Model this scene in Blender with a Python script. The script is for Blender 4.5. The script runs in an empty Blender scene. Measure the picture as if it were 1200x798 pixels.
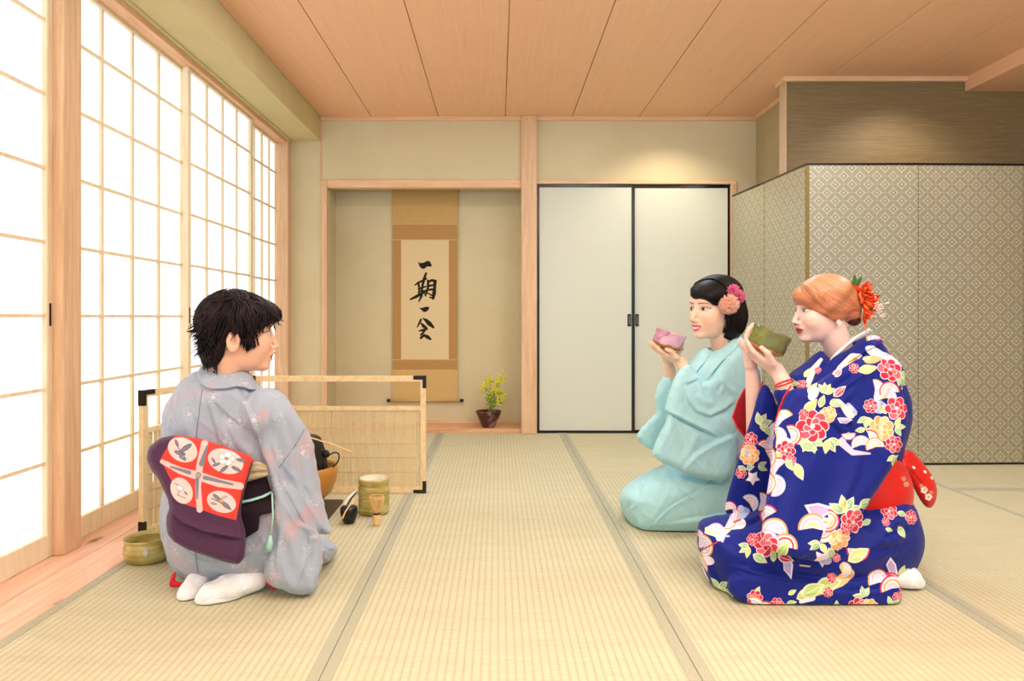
EXPO, SHOJI, WORLD, FILL, BOUNCE = 0.80, 0.46, 0.68, 8.5, 135
import math
def R_(d): return math.radians(d)
import bpy, math, random
import numpy as np
from mathutils import Vector, Matrix
random.seed(7); RNG = np.random.default_rng(7)
SC = bpy.context.scene; COL = SC.collection
F, CX, CY, CH = 828.0, 583.0, 372.0, 0.84        # focal length in pixels, horizon point, camera height
def W(px, py, d): return np.array([(px-CX)/F*d, d, CH-(py-CY)/F*d])
def lin(c):
    if isinstance(c, str):
        c = c.lstrip('#'); c = [int(c[i:i+2], 16)/255 for i in (0, 2, 4)]
    return tuple((v/12.92 if v <= 0.04045 else ((v+0.055)/1.055)**2.4) for v in c[:3])+(1.0,)
# ------------------------------------------------------------------ materials
class NT:
    def __init__(s, name):
        s.m = bpy.data.materials.new(name); s.m.use_nodes = True
        s.t = s.m.node_tree; s.N = s.t.nodes; s.L = s.t.links
        s.b = s.N['Principled BSDF']; s.out = s.N['Material Output']
    def n(s, typ, **kw):
        o = s.N.new(typ)
        for k, v in kw.items(): setattr(o, k, v)
        return o
    def l(s, a, b): s.L.new(a, b)
    def coords(s, kind='Object', scale=(1, 1, 1), rot=(0, 0, 0)):
        tc = s.n('ShaderNodeTexCoord'); mp = s.n('ShaderNodeMapping')
        mp.inputs['Scale'].default_value = scale; mp.inputs['Rotation'].default_value = rot
        s.l(tc.outputs[kind], mp.inputs['Vector']); return mp.outputs['Vector']
    def noise(s, vec, scale=5, detail=4, rough=0.55, dist=0):
        o = s.n('ShaderNodeTexNoise'); o.inputs['Scale'].default_value = scale; o.inputs['Detail'].default_value = detail
        o.inputs['Roughness'].default_value = rough; o.inputs['Distortion'].default_value = dist
        s.l(vec, o.inputs['Vector']); return o.outputs['Fac']
    def ramp(s, fac, stops):
        o = s.n('ShaderNodeValToRGB'); e = o.color_ramp.elements
        while len(e) < len(stops): e.new(0.5)
        for i, (p, c) in enumerate(stops): e[i].position = p; e[i].color = lin(c)
        s.l(fac, o.inputs['Fac']); return o.outputs['Color']
    def math(s, op, a, b=None, c=None):
        o = s.n('ShaderNodeMath', operation=op)
        for i, v in enumerate((a, b, c)):
            if v is None: continue
            if isinstance(v, (int, float)): o.inputs[i].default_value = v
            else: s.l(v, o.inputs[i])
        return o.outputs[0]
    def mix(s, fac, a, b, mode='MIX'):
        o = s.n('ShaderNodeMix', data_type='RGBA', blend_type=mode)
        for key, v in ((0, fac), (6, a), (7, b)):
            if isinstance(v, (int, float)): o.inputs[key].default_value = v
            elif isinstance(v, (tuple, str)): o.inputs[key].default_value = lin(v) if isinstance(v, str) else v
            else: s.l(v, o.inputs[key])
        return o.outputs[2]
    def bump(s, h, strength=0.3, dist=0.002):
        o = s.n('ShaderNodeBump'); o.inputs['Strength'].default_value = strength; o.inputs['Distance'].default_value = dist
        s.l(h, o.inputs['Height']); s.l(o.outputs['Normal'], s.b.inputs['Normal'])
    def base(s, v):
        if isinstance(v, (str, tuple)): s.b.inputs['Base Color'].default_value = lin(v) if isinstance(v, str) else v
        else: s.l(v, s.b.inputs['Base Color'])
    def set(s, rough=0.6, spec=0.3, metal=0, **kw):
        s.b.inputs['Roughness'].default_value = rough; s.b.inputs['Specular IOR Level'].default_value = spec
        s.b.inputs['Metallic'].default_value = metal
        for k, v in kw.items(): s.b.inputs[k.replace('_', ' ')].default_value = v
        return s.m
MATS = {}
def plain(name, col, rough=0.6, spec=0.3, metal=0, var=0.06, nscale=20, bump=0.0, stretch=(1, 1, 1), **kw):
    if name in MATS: return MATS[name]
    t = NT(name); v = t.coords('Object', stretch); f = t.noise(v, nscale)
    c = lin(col); lo = tuple(x*(1-var) for x in c[:3])+(1,); hi = tuple(min(1, x*(1+var)) for x in c[:3])+(1,)
    t.base(t.mix(f, lo, hi))
    if bump: t.bump(f, bump, 0.002)
    MATS[name] = t.set(rough, spec, metal, **kw); return MATS[name]
def wood(name, a, b, c, grain=(30, 1.2, 30), scale=3.0, rough=0.5, knots=False):
    t = NT(name); v = t.coords('Object', grain)
    f = t.noise(v, scale, 6, 0.6, 0.6); v2 = t.coords('Object', tuple(g*4 for g in grain)); f2 = t.noise(v2, scale*2, 3)
    f = t.math('ADD', t.math('MULTIPLY', f, 0.75), t.math('MULTIPLY', f2, 0.25))
    col = t.ramp(f, [(0.32, a), (0.5, b), (0.68, c)])
    if knots:
        vo = t.n('ShaderNodeTexVoronoi'); vo.inputs['Scale'].default_value = 1.0; vo.feature = 'F1'
        vk = t.coords('Object', (9.5, 3.4, 1)); t.l(vk, vo.inputs['Vector'])
        wob = t.noise(t.coords('Object', (30, 10, 1)), 2, 3)
        dd = t.math('ADD', vo.outputs['Distance'], t.math('MULTIPLY', t.math('SUBTRACT', wob, 0.5), 0.22))
        k = t.n('ShaderNodeMapRange'); k.inputs['From Min'].default_value = 0.10; k.inputs['From Max'].default_value = 0.23
        k.inputs['To Min'].default_value = 1; k.inputs['To Max'].default_value = 0; t.l(dd, k.inputs['Value'])
        rk = t.math('MULTIPLY', k.outputs[0], 0.85); col = t.mix(rk, col, '#5a2e20')
    t.base(col); t.bump(f, 0.12, 0.002); MATS[name] = t.set(rough, 0.35); return t.m
# ------------------------------------------------------------------ mesh building
class MB:
    def __init__(s): s.v = []; s.f = []; s.n = 0; s.sm = []
    def add(s, v, f, smooth=False):
        v = np.asarray(v, float).reshape(-1, 3); s.v.append(v)
        for q in f: s.f.append(tuple(int(i)+s.n for i in q)); s.sm.append(smooth)
        s.n += len(v); return s
    def box(s, x0, x1, y0, y1, z0, z1, bev=0.0):
        c = np.array([(x, y, z) for x in (x0, x1) for y in (y0, y1) for z in (z0, z1)], float)
        if bev <= 0: return s.add(c, [(0, 1, 3, 2), (4, 6, 7, 5), (0, 4, 5, 1), (2, 3, 7, 6), (0, 2, 6, 4), (1, 5, 7, 3)])
        m = np.array([(x0+x1)/2, (y0+y1)/2, (z0+z1)/2]); vs = []; idx = {}
        for i, p in enumerate(c):
            sg = np.sign(p-m)
            for a in range(3):
                q = p-sg*bev; q[a] = p[a]; idx[(i, a)] = len(vs); vs.append(q)
        fs = []; I = lambda x, y, z: x*4+y*2+z
        fs += [[idx[(I(1, y, z), 0)] for y, z in ((0, 0), (1, 0), (1, 1), (0, 1))], [idx[(I(0, y, z), 0)] for y, z in ((0, 0), (0, 1), (1, 1), (1, 0))]]
        fs += [[idx[(I(x, 1, z), 1)] for x, z in ((0, 0), (0, 1), (1, 1), (1, 0))], [idx[(I(x, 0, z), 1)] for x, z in ((0, 0), (1, 0), (1, 1), (0, 1))]]
        fs += [[idx[(I(x, y, 1), 2)] for x, y in ((0, 0), (1, 0), (1, 1), (0, 1))], [idx[(I(x, y, 0), 2)] for x, y in ((0, 0), (0, 1), (1, 1), (1, 0))]]
        for a in range(3):
            b, d = [k for k in range(3) if k != a]
            for sb in (0, 1):
                for sd in (0, 1):
                    e = []
                    for sa in (0, 1):
                        t = [0, 0, 0]; t[a] = sa; t[b] = sb; t[d] = sd; e.append(I(*t))
                    fs.append([idx[(e[0], b)], idx[(e[0], d)], idx[(e[1], d)], idx[(e[1], b)]])
        for i in range(8): fs.append([idx[(i, 0)], idx[(i, 1)], idx[(i, 2)]])
        return s.add(vs, fs)
    def tube(s, pts, r, n=8, cap=True, smooth=True):
        P = np.asarray(pts, float); r = np.broadcast_to(np.asarray(r, float), (len(P),))
        T = np.gradient(P, axis=0); T /= np.linalg.norm(T, axis=1)[:, None]+1e-12
        up = np.array([0, 0, 1.0]) if abs(T[0][2]) < 0.9 else np.array([1.0, 0, 0])
        a = np.cross(T[0], up); a /= np.linalg.norm(a); vs = []
        th = np.arange(n)*2*math.pi/n
        for i in range(len(P)):
            a = a-T[i]*np.dot(a, T[i]); a /= np.linalg.norm(a)+1e-12; b = np.cross(T[i], a)
            vs.append(P[i]+r[i]*(np.cos(th)[:, None]*a+np.sin(th)[:, None]*b))
        fs = [(i*n+j, i*n+(j+1) % n, (i+1)*n+(j+1) % n, (i+1)*n+j) for i in range(len(P)-1) for j in range(n)]
        if cap: fs += [tuple(range(n))[::-1], tuple((len(P)-1)*n+j for j in range(n))]
        return s.add(np.concatenate(vs), fs, smooth)
    def lathe(s, prof, n=40, c=(0, 0, 0), rot=None):
        prof = np.asarray(prof, float); th = np.arange(n)*2*math.pi/n; vs = []
        for r, z in prof: vs.append(np.stack([r*np.cos(th), r*np.sin(th), np.full(n, z)], 1))
        V = np.concatenate(vs)
        if rot is not None: V = V@np.asarray(rot).T
        fs = [(i*n+j, i*n+(j+1) % n, (i+1)*n+(j+1) % n, (i+1)*n+j) for i in range(len(prof)-1) for j in range(n)]
        return s.add(V+np.asarray(c), fs, True)
    def prism(s, poly, origin, u, v, w, smooth=False):      # polygon in the (u,v) plane extruded along w
        P = np.asarray(poly, float); o, u, v, w = [np.asarray(k, float) for k in (origin, u, v, w)]
        A = o+P[:, :1]*u+P[:, 1:]*v; n = len(P)
        fs = [tuple(range(n)), tuple(range(2*n-1, n-1, -1))]+[(i, i+n, (i+1) % n+n, (i+1) % n) for i in range(n)]
        return s.add(np.concatenate([A, A+w]), fs, smooth)
    def sphere(s, c, r, n=12, m=8):
        r = np.broadcast_to(r, (3,)); V = []
        for i in range(m+1):
            t = math.pi*i/m
            for j in range(n):
                a = 2*math.pi*j/n; V.append((math.sin(t)*math.cos(a), math.sin(t)*math.sin(a), math.cos(t)))
        fs = [(i*n+j, (i+1)*n+j, (i+1)*n+(j+1) % n, i*n+(j+1) % n) for i in range(m) for j in range(n)]
        return s.add(np.array(V)*r+np.asarray(c), fs, True)
    def build(s, name, mat, parent=None, origin=None, recalc=False):
        V = np.concatenate(s.v); F_ = s.f
        return mkobj(name, V, F_, mat, parent, s.sm, origin, recalc)
def mkobj(name, V, F_, mat, parent=None, smooth=True, origin=None, recalc=False):
    me = bpy.data.meshes.new(name); o = np.zeros(3) if origin is None else np.asarray(origin, float)
    V = np.asarray(V, float)-o
    if isinstance(F_, np.ndarray):
        me.vertices.add(len(V)); me.vertices.foreach_set('co', V.ravel())
        k = F_.shape[1]; me.loops.add(F_.size); me.loops.foreach_set('vertex_index', F_.ravel().astype(np.int32))
        me.polygons.add(len(F_)); me.polygons.foreach_set('loop_start', np.arange(0, F_.size, k, dtype=np.int32))
        me.polygons.foreach_set('loop_total', np.full(len(F_), k, np.int32))
    else: me.from_pydata(V.tolist(), [], F_)
    if isinstance(smooth, (bool, int)): sm = np.full(len(me.polygons), bool(smooth))
    else: sm = np.array(smooth, bool)
    me.polygons.foreach_set('use_smooth', sm); me.update(calc_edges=True); me.validate()
    if recalc:
        import bmesh
        bm = bmesh.new(); bm.from_mesh(me); bmesh.ops.recalc_face_normals(bm, faces=bm.faces); bm.to_mesh(me); bm.free()
    for m in (mat if isinstance(mat, (list, tuple)) else [mat]): me.materials.append(m)
    ob = bpy.data.objects.new(name, me); COL.objects.link(ob)
    if parent is not None:
        ob.parent = parent; ob.location = Vector(o)-Vector(world_loc(parent))
    else: ob.location = o
    return ob
def world_loc(o):
    l = Vector(o.location)
    while o.parent: o = o.parent; l += Vector(o.location)
    return l
def tag(o, label=None, cat=None, group=None, kind=None):
    if label: o['label'] = label
    if cat: o['category'] = cat
    if group: o['group'] = group
    if kind: o['kind'] = kind
    return o
def thing(name, loc, label, cat, group=None):
    o = bpy.data.objects.new(name, None); COL.objects.link(o); o.location = Vector([float(k) for k in loc]); o.empty_display_size = 0.05
    return tag(o, label, cat, group)
def struct(o): o['kind'] = 'structure'; return o
# ------------------------------------------------------------------ generated cloth patterns
class Ras:
    def __init__(s, w, h, k, col):                           # w,h in pattern units, k texels per unit
        s.k = k; s.a = np.ones((int(h*k), int(w*k), 4), np.float32); s.a[..., :3] = lin(col)[:3]; s.x0 = s.y0 = 0
    def org(s, x, y): s.x0, s.y0 = x, y; return s
    def fill(s, fn, bb, col, alpha=1.0, soft=0.6):           # fn(x,y)->signed distance in units
        k = s.k; H, Wd = s.a.shape[:2]
        i0, i1 = max(0, int((bb[0]-s.x0)*k)-2), min(Wd, int((bb[2]-s.x0)*k)+3); j0, j1 = max(0, int((bb[1]-s.y0)*k)-2), min(H, int((bb[3]-s.y0)*k)+3)
        if i0 >= i1 or j0 >= j1: return s
        y, x = np.mgrid[j0:j1, i0:i1]; d = fn((x+0.5)/k+s.x0, (y+0.5)/k+s.y0)
        m = np.clip(0.5-d*k/ (2*soft) , 0, 1)[..., None]*alpha
        s.a[j0:j1, i0:i1, :3] = s.a[j0:j1, i0:i1, :3]*(1-m)+np.array(lin(col)[:3], np.float32)*m; return s
    def ell(s, x, y, rx, ry, col, ang=0, **kw):
        c, q = math.cos(ang), math.sin(ang); R = max(rx, ry)
        def fn(X, Y):
            u = (X-x)*c+(Y-y)*q; v = -(X-x)*q+(Y-y)*c; return (np.sqrt((u/rx)**2+(v/ry)**2)-1)*min(rx, ry)
        return s.fill(fn, (x-R, y-R, x+R, y+R), col, **kw)
    def ring(s, x, y, r, w, col, a0=None, a1=None, **kw):
        def fn(X, Y):
            d = np.abs(np.hypot(X-x, Y-y)-r)-w
            if a0 is not None:
                t = (np.arctan2(Y-y, X-x)-a0) % (2*math.pi); d = np.where(t < (a1-a0), d, 1.0)
            return d
        return s.fill(fn, (x-r-w, y-r-w, x+r+w, y+r+w), col, **kw)
    def poly(s, pts, col, **kw):
        P = np.asarray(pts, float)
        return s.fill(lambda X, Y: poly_sd(P, X, Y), (P[:, 0].min(), P[:, 1].min(), P[:, 0].max(), P[:, 1].max()), col, **kw)
    def line(s, pts, w, col, **kw):
        P = np.asarray(pts, float); w = np.broadcast_to(np.asarray(w, float), (len(P),)); M = w.max()
        def fn(X, Y):
            d = np.full(X.shape, 1e9)
            for i in range(len(P)-1):
                a, b = P[i], P[i+1]; e = b-a; t = np.clip(((X-a[0])*e[0]+(Y-a[1])*e[1])/(e@e+1e-9), 0, 1)
                d = np.minimum(d, np.hypot(X-a[0]-t*e[0], Y-a[1]-t*e[1])-(w[i]+(w[i+1]-w[i])*t))
            return d
        return s.fill(fn, (P[:, 0].min()-M, P[:, 1].min()-M, P[:, 0].max()+M, P[:, 1].max()+M), col, **kw)
    def image(s, name):
        h, w = s.a.shape[:2]; im = bpy.data.images.new(name, w, h, float_buffer=False)
        a = s.a.copy(); c = a[..., :3]; a[..., :3] = np.where(c <= 0.0031308, c*12.92, 1.055*np.power(np.maximum(c, 1e-6), 1/2.4)-0.055)
        im.pixels.foreach_set(a[::-1].ravel()); im.update(); im.pack(); return im
def poly_sd(P, X, Y):
    d = np.full(X.shape, 1e9); ins = np.zeros(X.shape, bool); n = len(P)
    for i in range(n):
        a, b = P[i], P[(i+1) % n]; e = b-a
        t = np.clip(((X-a[0])*e[0]+(Y-a[1])*e[1])/(e@e+1e-12), 0, 1)
        d = np.minimum(d, (X-a[0]-t*e[0])**2+(Y-a[1]-t*e[1])**2)
        c = ((a[1] > Y) != (b[1] > Y)) & (X < (b[0]-a[0])*(Y-a[1])/((b[1]-a[1]) if b[1] != a[1] else 1e-12)+a[0])
        ins ^= c
    return np.where(ins, -1, 1)*np.sqrt(d)
def smooth_poly(P, it=2):
    P = np.asarray(P, float)
    for _ in range(it):
        Q = np.roll(P, -1, 0); P = np.stack([0.75*P+0.25*Q, 0.25*P+0.75*Q], 1).reshape(-1, 2)
    return P
# ------------------------------------------------------------------ implicit surfaces
def smin(a, b, k):
    h = np.clip(0.5+0.5*(b-a)/k, 0, 1); return b*(1-h)+a*h-k*h*(1-h)
def smax(a, b, k): return -smin(-a, -b, k)
def ell(p, c, r):
    q = (p-np.asarray(c, float))/np.asarray(r, float); k0 = np.sqrt((q*q).sum(-1)); k1 = np.sqrt(((q/np.asarray(r))**2).sum(-1))
    return k0*(k0-1)/np.maximum(k1, 1e-6)
def cone(p, a, b, ra, rb):
    a = np.asarray(a, float); b = np.asarray(b, float); e = b-a
    t = np.clip(((p-a)@e)/(e@e+1e-12), 0, 1); return np.sqrt(((p-a-t[..., None]*e)**2).sum(-1))-(ra+(rb-ra)*t)
def chain(p, pts, rs, k=0.0):
    d = None
    for i in range(len(pts)-1):
        c = cone(p, pts[i], pts[i+1], rs[i], rs[i+1]); d = c if d is None else (smin(d, c, k) if k else np.minimum(d, c))
    return d
class Pillow:                                                # a cloth volume: outline in the picture plane at depth d, thickness T
    def __init__(s, pts, d, T, R, tilt=(0, 0), it=2, kY=0.0, xs=True):
        P = smooth_poly(pts, it) if it else np.asarray(pts, float)
        s.d, s.T, s.R, s.tilt = d, T, R, tilt
        s.P = np.stack([(P[:, 0]-CX)/F*d, CH-(P[:, 1]-CY)/F*d], 1)
        s.c = s.P.mean(0); s.sk = s.c[0]/d if xs else 0; s.kz = (s.c[1]-CH)/d if xs else 0
        lo, hi = s.P.min(0)-0.3, s.P.max(0)+0.3; s.lo = lo; s.h = 0.006
        nx, nz = ((hi-lo)/s.h).astype(int)+2; x = lo[0]+np.arange(nx)*s.h; z = lo[1]+np.arange(nz)*s.h
        X, Z = np.meshgrid(x, z, indexing='ij'); s.g = poly_sd(s.P, X, Z)
    def __call__(s, p):
        y = p[..., 1]-s.d; x = p[..., 0]-y*s.sk; z = p[..., 2]-y*s.kz
        y = y-(x-s.c[0])*s.tilt[0]-(z-s.c[1])*s.tilt[1]
        u = np.clip((x-s.lo[0])/s.h, 0, s.g.shape[0]-1.001); v = np.clip((z-s.lo[1])/s.h, 0, s.g.shape[1]-1.001)
        i = u.astype(int); j = v.astype(int); fu = u-i; fv = v-j; g = s.g
        d2 = (g[i, j]*(1-fu)+g[i+1, j]*fu)*(1-fv)+(g[i, j+1]*(1-fu)+g[i+1, j+1]*fu)*fv
        w = np.maximum(d2+s.R, 0)/s.R; T = s.T
        return (np.sqrt(w*w+(y/T)**2)-1)*min(s.R, T)
def nets(f, lo, hi, h, B=8, slack=1.0):
    lo = np.asarray(lo, float); hi = np.asarray(hi, float); nb = np.ceil((hi-lo)/(h*B)).astype(int)
    bi = np.stack(np.meshgrid(*[np.arange(k) for k in nb], indexing='ij'), -1).reshape(-1, 3)
    cen = lo+(bi+0.5)*h*B; d = np.concatenate([f(c) for c in np.array_split(cen, max(1, len(cen)//200000+1))])
    bi = bi[np.abs(d) < h*B*0.5*1.74*slack+h]
    loc = np.stack(np.meshgrid(*[np.arange(B+1)]*3, indexing='ij'), -1).reshape(-1, 3)
    cl = np.stack(np.meshgrid(*[np.arange(B)]*3, indexing='ij'), -1).reshape(-1, 3)
    corners = np.array([(a, b, c) for a in (0, 1) for b in (0, 1) for c in (0, 1)]); n1 = B+1
    cid = (cl[:, None]+corners[None])@np.array([n1*n1, n1, 1])
    C_, S_ = [], []
    for ch in np.array_split(bi, max(1, len(bi)//400+1)):
        if not len(ch): continue
        g = ch[:, None]*B+loc[None]; v = f((lo+g*h).reshape(-1, 3)).reshape(len(ch), -1)
        cv = v[:, cid]; neg = (cv < 0).sum(-1); act = (neg > 0) & (neg < 8); a, b = np.nonzero(act)
        C_.append(ch[a]*B+cl[b]); S_.append(cv[a, b])
    C_ = np.concatenate(C_); S_ = np.concatenate(S_)
    edges = [(a, b) for a in range(8) for b in range(a+1, 8) if np.abs(corners[a]-corners[b]).sum() == 1]
    acc = np.zeros((len(C_), 3)); cnt = np.zeros(len(C_))
    for a, b in edges:
        sa, sb = S_[:, a], S_[:, b]; m = (sa < 0) != (sb < 0); t = np.where(m, sa/np.where(m, sa-sb, 1), 0)
        acc += np.where(m[:, None], corners[a]+t[:, None]*(corners[b]-corners[a]), 0); cnt += m
    V = lo+(C_+acc/cnt[:, None])*h
    M = np.array([1, 100003, 100003*100003], dtype=np.int64); key = C_.astype(np.int64)@M
    order = np.argsort(key); sk = key[order]
    def find(k):
        i = np.searchsorted(sk, k); i = np.clip(i, 0, len(sk)-1); return np.where(sk[i] == k, order[i], -1)
    Fs = []
    for ax, (b, c) in enumerate(((1, 2), (2, 0), (0, 1))):
        hi_c = 4 >> ax; m = np.nonzero((S_[:, 0] < 0) != (S_[:, hi_c] < 0))[0]
        k = key[m]; q = np.stack([m, find(k-M[b]), find(k-M[b]-M[c]), find(k-M[c])], 1); ok = (q >= 0).all(1)
        flip = S_[m, 0] > 0; q[flip] = q[flip][:, ::-1]; Fs.append(q[ok])
    return V, np.concatenate(Fs)
def vnormals(V, Fq):
    a = V[Fq[:, 2]]-V[Fq[:, 0]]; b = V[Fq[:, 3]]-V[Fq[:, 1]]; n = np.cross(a, b); N = np.zeros_like(V)
    for k in range(4): np.add.at(N, Fq[:, k], n)
    return N/(np.linalg.norm(N, axis=1)[:, None]+1e-12)
def relax(V, Fq, it=1, lam=0.5):
    for _ in range(it):
        A = np.zeros_like(V); c = np.zeros(len(V))
        for k in range(4):
            np.add.at(A, Fq[:, k], V[Fq[:, (k+1) % 4]]+V[Fq[:, (k-1) % 4]]); np.add.at(c, Fq[:, k], 2)
        V = V+lam*(A/np.maximum(c, 1)[:, None]-V)
    return V
def folds(V, Fq, strokes, wrinkle=1.0):
    """creases and ridges of cloth: (points, width_px, height_m, kind r=ridge s=step)"""
    N = vnormals(V, Fq); px = CX+V[:, 0]/V[:, 1]*F; py = CY-(V[:, 2]-CH)/V[:, 1]*F
    cam = np.array([0, 0, CH])-V; cam /= np.linalg.norm(cam, axis=1)[:, None]; face = np.clip(((N*cam).sum(1)-0.0)/0.35, 0, 1)
    D = np.zeros(len(V))
    for pts, w, amp, kind in strokes:
        P = np.asarray(pts, float); best = np.full(len(V), 1e9); sg = np.zeros(len(V)); tt = np.zeros(len(V)); n = len(P)-1
        m = (px > P[:, 0].min()-4*w) & (px < P[:, 0].max()+4*w) & (py > P[:, 1].min()-4*w) & (py < P[:, 1].max()+4*w)
        X, Y = px[m], py[m]; bb, ss, t2 = best[m], sg[m], tt[m]
        for i in range(n):
            a, e = P[i], P[i+1]-P[i]; t = np.clip(((X-a[0])*e[0]+(Y-a[1])*e[1])/(e@e), 0, 1)
            dx, dy = X-a[0]-t*e[0], Y-a[1]-t*e[1]; d = np.hypot(dx, dy); c = d < bb
            bb = np.where(c, d, bb); ss = np.where(c, np.sign(e[0]*dy-e[1]*dx), ss); t2 = np.where(c, (i+t)/n, t2)
        end = np.clip(t2*5, 0, 1)*np.clip((1-t2)*5, 0, 1); end = 0.15+0.85*end; q = bb/w
        D[m] += amp*end*(np.exp(-q*q*1.3) if kind == 'r' else ss*np.tanh(q*3.5)*np.exp(-q*1.3)*1.25)
    w = V*np.array([1, 1, .8]); s1 = np.sin(w@np.array([31, 17, 23.])+1.5*np.sin(w@np.array([-13, 21, 17.]))+1.2*np.sin(w@np.array([37, -11, 29.])))
    s2 = np.sin(w@np.array([-53, 29, 41.])+2*np.sin(w@np.array([23, 31, -19.]))); D2 = (1-np.abs(s1))**2*.0030*wrinkle+(1-np.abs(s2))**2*.0015*wrinkle
    return V+N*(D*face+D2*(V[:, 2] > .03))[:, None]
def vcol(ob, cols):
    a = ob.data.color_attributes.new('Col', 'FLOAT_COLOR', 'POINT')
    c = np.ones((len(cols), 4), np.float32); c[:, :3] = cols; a.data.foreach_set('color', c.ravel())
# ================================================================== camera
cam = bpy.data.cameras.new('camera'); co = bpy.data.objects.new('camera', cam); COL.objects.link(co); SC.camera = co
co.location = (0, 0, CH); co.rotation_euler = (math.pi/2, 0, 0); cam.sensor_width = 36; cam.lens = 36*F/1200
cam.shift_x = (600-CX)/1200; cam.shift_y = -(399-CY)/1200; cam.clip_start = 0.05
vs = SC.view_settings; vs.view_transform = 'Standard'; vs.look = 'None'; vs.gamma = 1; vs.use_curve_mapping = False; vs.exposure = EXPO
# ================================================================== room materials
M_post = wood('pillar wood', '#cca27c', '#dab48e', '#e5c5a2', (14, 14, 0.8), 4)
M_rail = wood('rail wood', '#d8aa80', '#e4bc94', '#edcaa6', (1.0, 14, 14), 4)
M_raily = wood('rail wood lengthwise', '#d39c70', '#e2b287', '#ecc29a', (14, 0.8, 14), 4)
M_ceil = wood('ceiling cedar board', '#e8b389', '#ecba92', '#f0c29c', (26, 0.5, 26), 4, 0.55)
M_plank = wood('knotty floor board', '#dba585', '#e9ba9c', '#f2ccb2', (20, 0.9, 20), 3, 0.45, knots=True)
M_shoji = wood('pale shoji wood', '#dccaa6', '#e8d8b8', '#f0e3c8', (12, 12, 1), 4, 0.5)
M_furo = wood('pale screen wood', '#dcc08c', '#ead2a2', '#f2dfb6', (8, 8, 8), 4, 0.5)
M_black = plain('black lacquer', '#0a0a0c', 0.22, 0.5, var=0.1)
def wallmat(name, a, b, c):
    t = NT(name); v = t.coords('Object', (1, 1, 1)); f = t.noise(v, 220, 5, 0.7); g = t.noise(v, 3, 2)
    t.base(t.ramp(t.math('ADD', t.math('MULTIPLY', f, 0.7), t.math('MULTIPLY', g, 0.3)), [(0.35, a), (0.5, b), (0.65, c)])); t.bump(f, 0.25, 0.002)
    MATS[name] = t.set(0.9, 0.1); return t.m
M_wall = wallmat('sand plaster', '#cbbd98', '#d3c6a2', '#dacfad')
M_beam = wallmat('beam plaster', '#c7b888', '#d0c293', '#d7cb9e')
t = NT('woven brown wallpaper'); v = t.coords('Object', (3, 3, 130)); f = t.noise(v, 2.2, 5, 0.7); v2 = t.coords('Object', (60, 60, 60)); g = t.noise(v2, 4, 3)
f = t.math('ADD', t.math('MULTIPLY', f, 0.8), t.math('MULTIPLY', g, 0.2))
t.base(t.ramp(f, [(0.3, '#6b583b'), (0.5, '#7e6a48'), (0.7, '#94805b')])); t.bump(f, 0.5, 0.003); M_brown = t.set(0.5, 0.35)
# tatami: ridges run the length of the mat, fine rush lines cross them
t = NT('tatami rush'); tc = t.n('ShaderNodeTexCoord'); sx = t.n('ShaderNodeSeparateXYZ'); t.l(tc.outputs['UV'], sx.inputs[0])
rid = t.math('ABSOLUTE', t.math('SINE', t.math('MULTIPLY', sx.outputs[0], math.pi/0.0208)))
rid2 = t.math('POWER', rid, 0.45)
mp = t.n('ShaderNodeMapping'); mp.inputs['Scale'].default_value = (6, 260, 1); t.l(tc.outputs['UV'], mp.inputs['Vector'])
fine = t.noise(mp.outputs[0], 2, 3, 0.6)
mp3 = t.n('ShaderNodeMapping'); mp3.inputs['Scale'].default_value = (48, 160, 1); t.l(tc.outputs['UV'], mp3.inputs['Vector']); spk = t.noise(mp3.outputs[0], 1.5, 2, 0.6)
mp2 = t.n('ShaderNodeMapping'); mp2.inputs['Scale'].default_value = (1.2, 9, 1); t.l(tc.outputs['UV'], mp2.inputs['Vector']); big = t.noise(mp2.outputs[0], 1.5, 3)
cc = t.ramp(t.math('ADD', t.math('ADD', t.math('MULTIPLY', fine, 0.5), t.math('MULTIPLY', spk, 0.3)), t.math('MULTIPLY', big, 0.2)), [(0.3, '#b5af8c'), (0.5, '#cac5a6'), (0.7, '#d9d5bd')])
cc = t.mix(t.math('MULTIPLY', t.math('SUBTRACT', 1.0, rid2), 0.65), cc, '#a39c70')
t.base(cc); t.bump(t.math('ADD', t.math('MULTIPLY', rid2, 1.0), t.math('MULTIPLY', fine, 0.15)), 0.5, 0.0022); M_tat = t.set(0.62, 0.25)
# cloth border of the mats: small woven lozenges
r = Ras(24, 24, 8, '#cbc9b0')
for i in range(2):
    for j in range(2):
        x, y = i*12+6, j*12+6
        for q in range(3): r.ring(x, y, 1.5+q*1.8, 0.42, '#7d806c', soft=0.5)
        for (ax, ay) in ((0, 0), (12, 0), (0, 12), (12, 12)): r.ell(x-6+ax, y-6+ay, 1.6, 1.6, '#6a6e5c')
IM_heri = r.image('mat border weave')
def image_mat(name, im, rough=0.7, spec=0.2, sheen=0.0, bumpy=0.0, metal=0.0, ext='REPEAT'):
    t = NT(name); ti = t.n('ShaderNodeTexImage'); ti.image = im; ti.extension = ext
    tc = t.n('ShaderNodeTexCoord'); t.l(tc.outputs['UV'], ti.inputs['Vector']); t.base(ti.outputs['Color'])
    t.b.inputs['Sheen Weight'].default_value = sheen
    if bumpy: t.bump(t.noise(t.coords('Object'), 500, 2), bumpy, 0.001)
    return t.set(rough, spec, metal)
M_heri = image_mat('mat border cloth', IM_heri, 0.8, 0.1)
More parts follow.
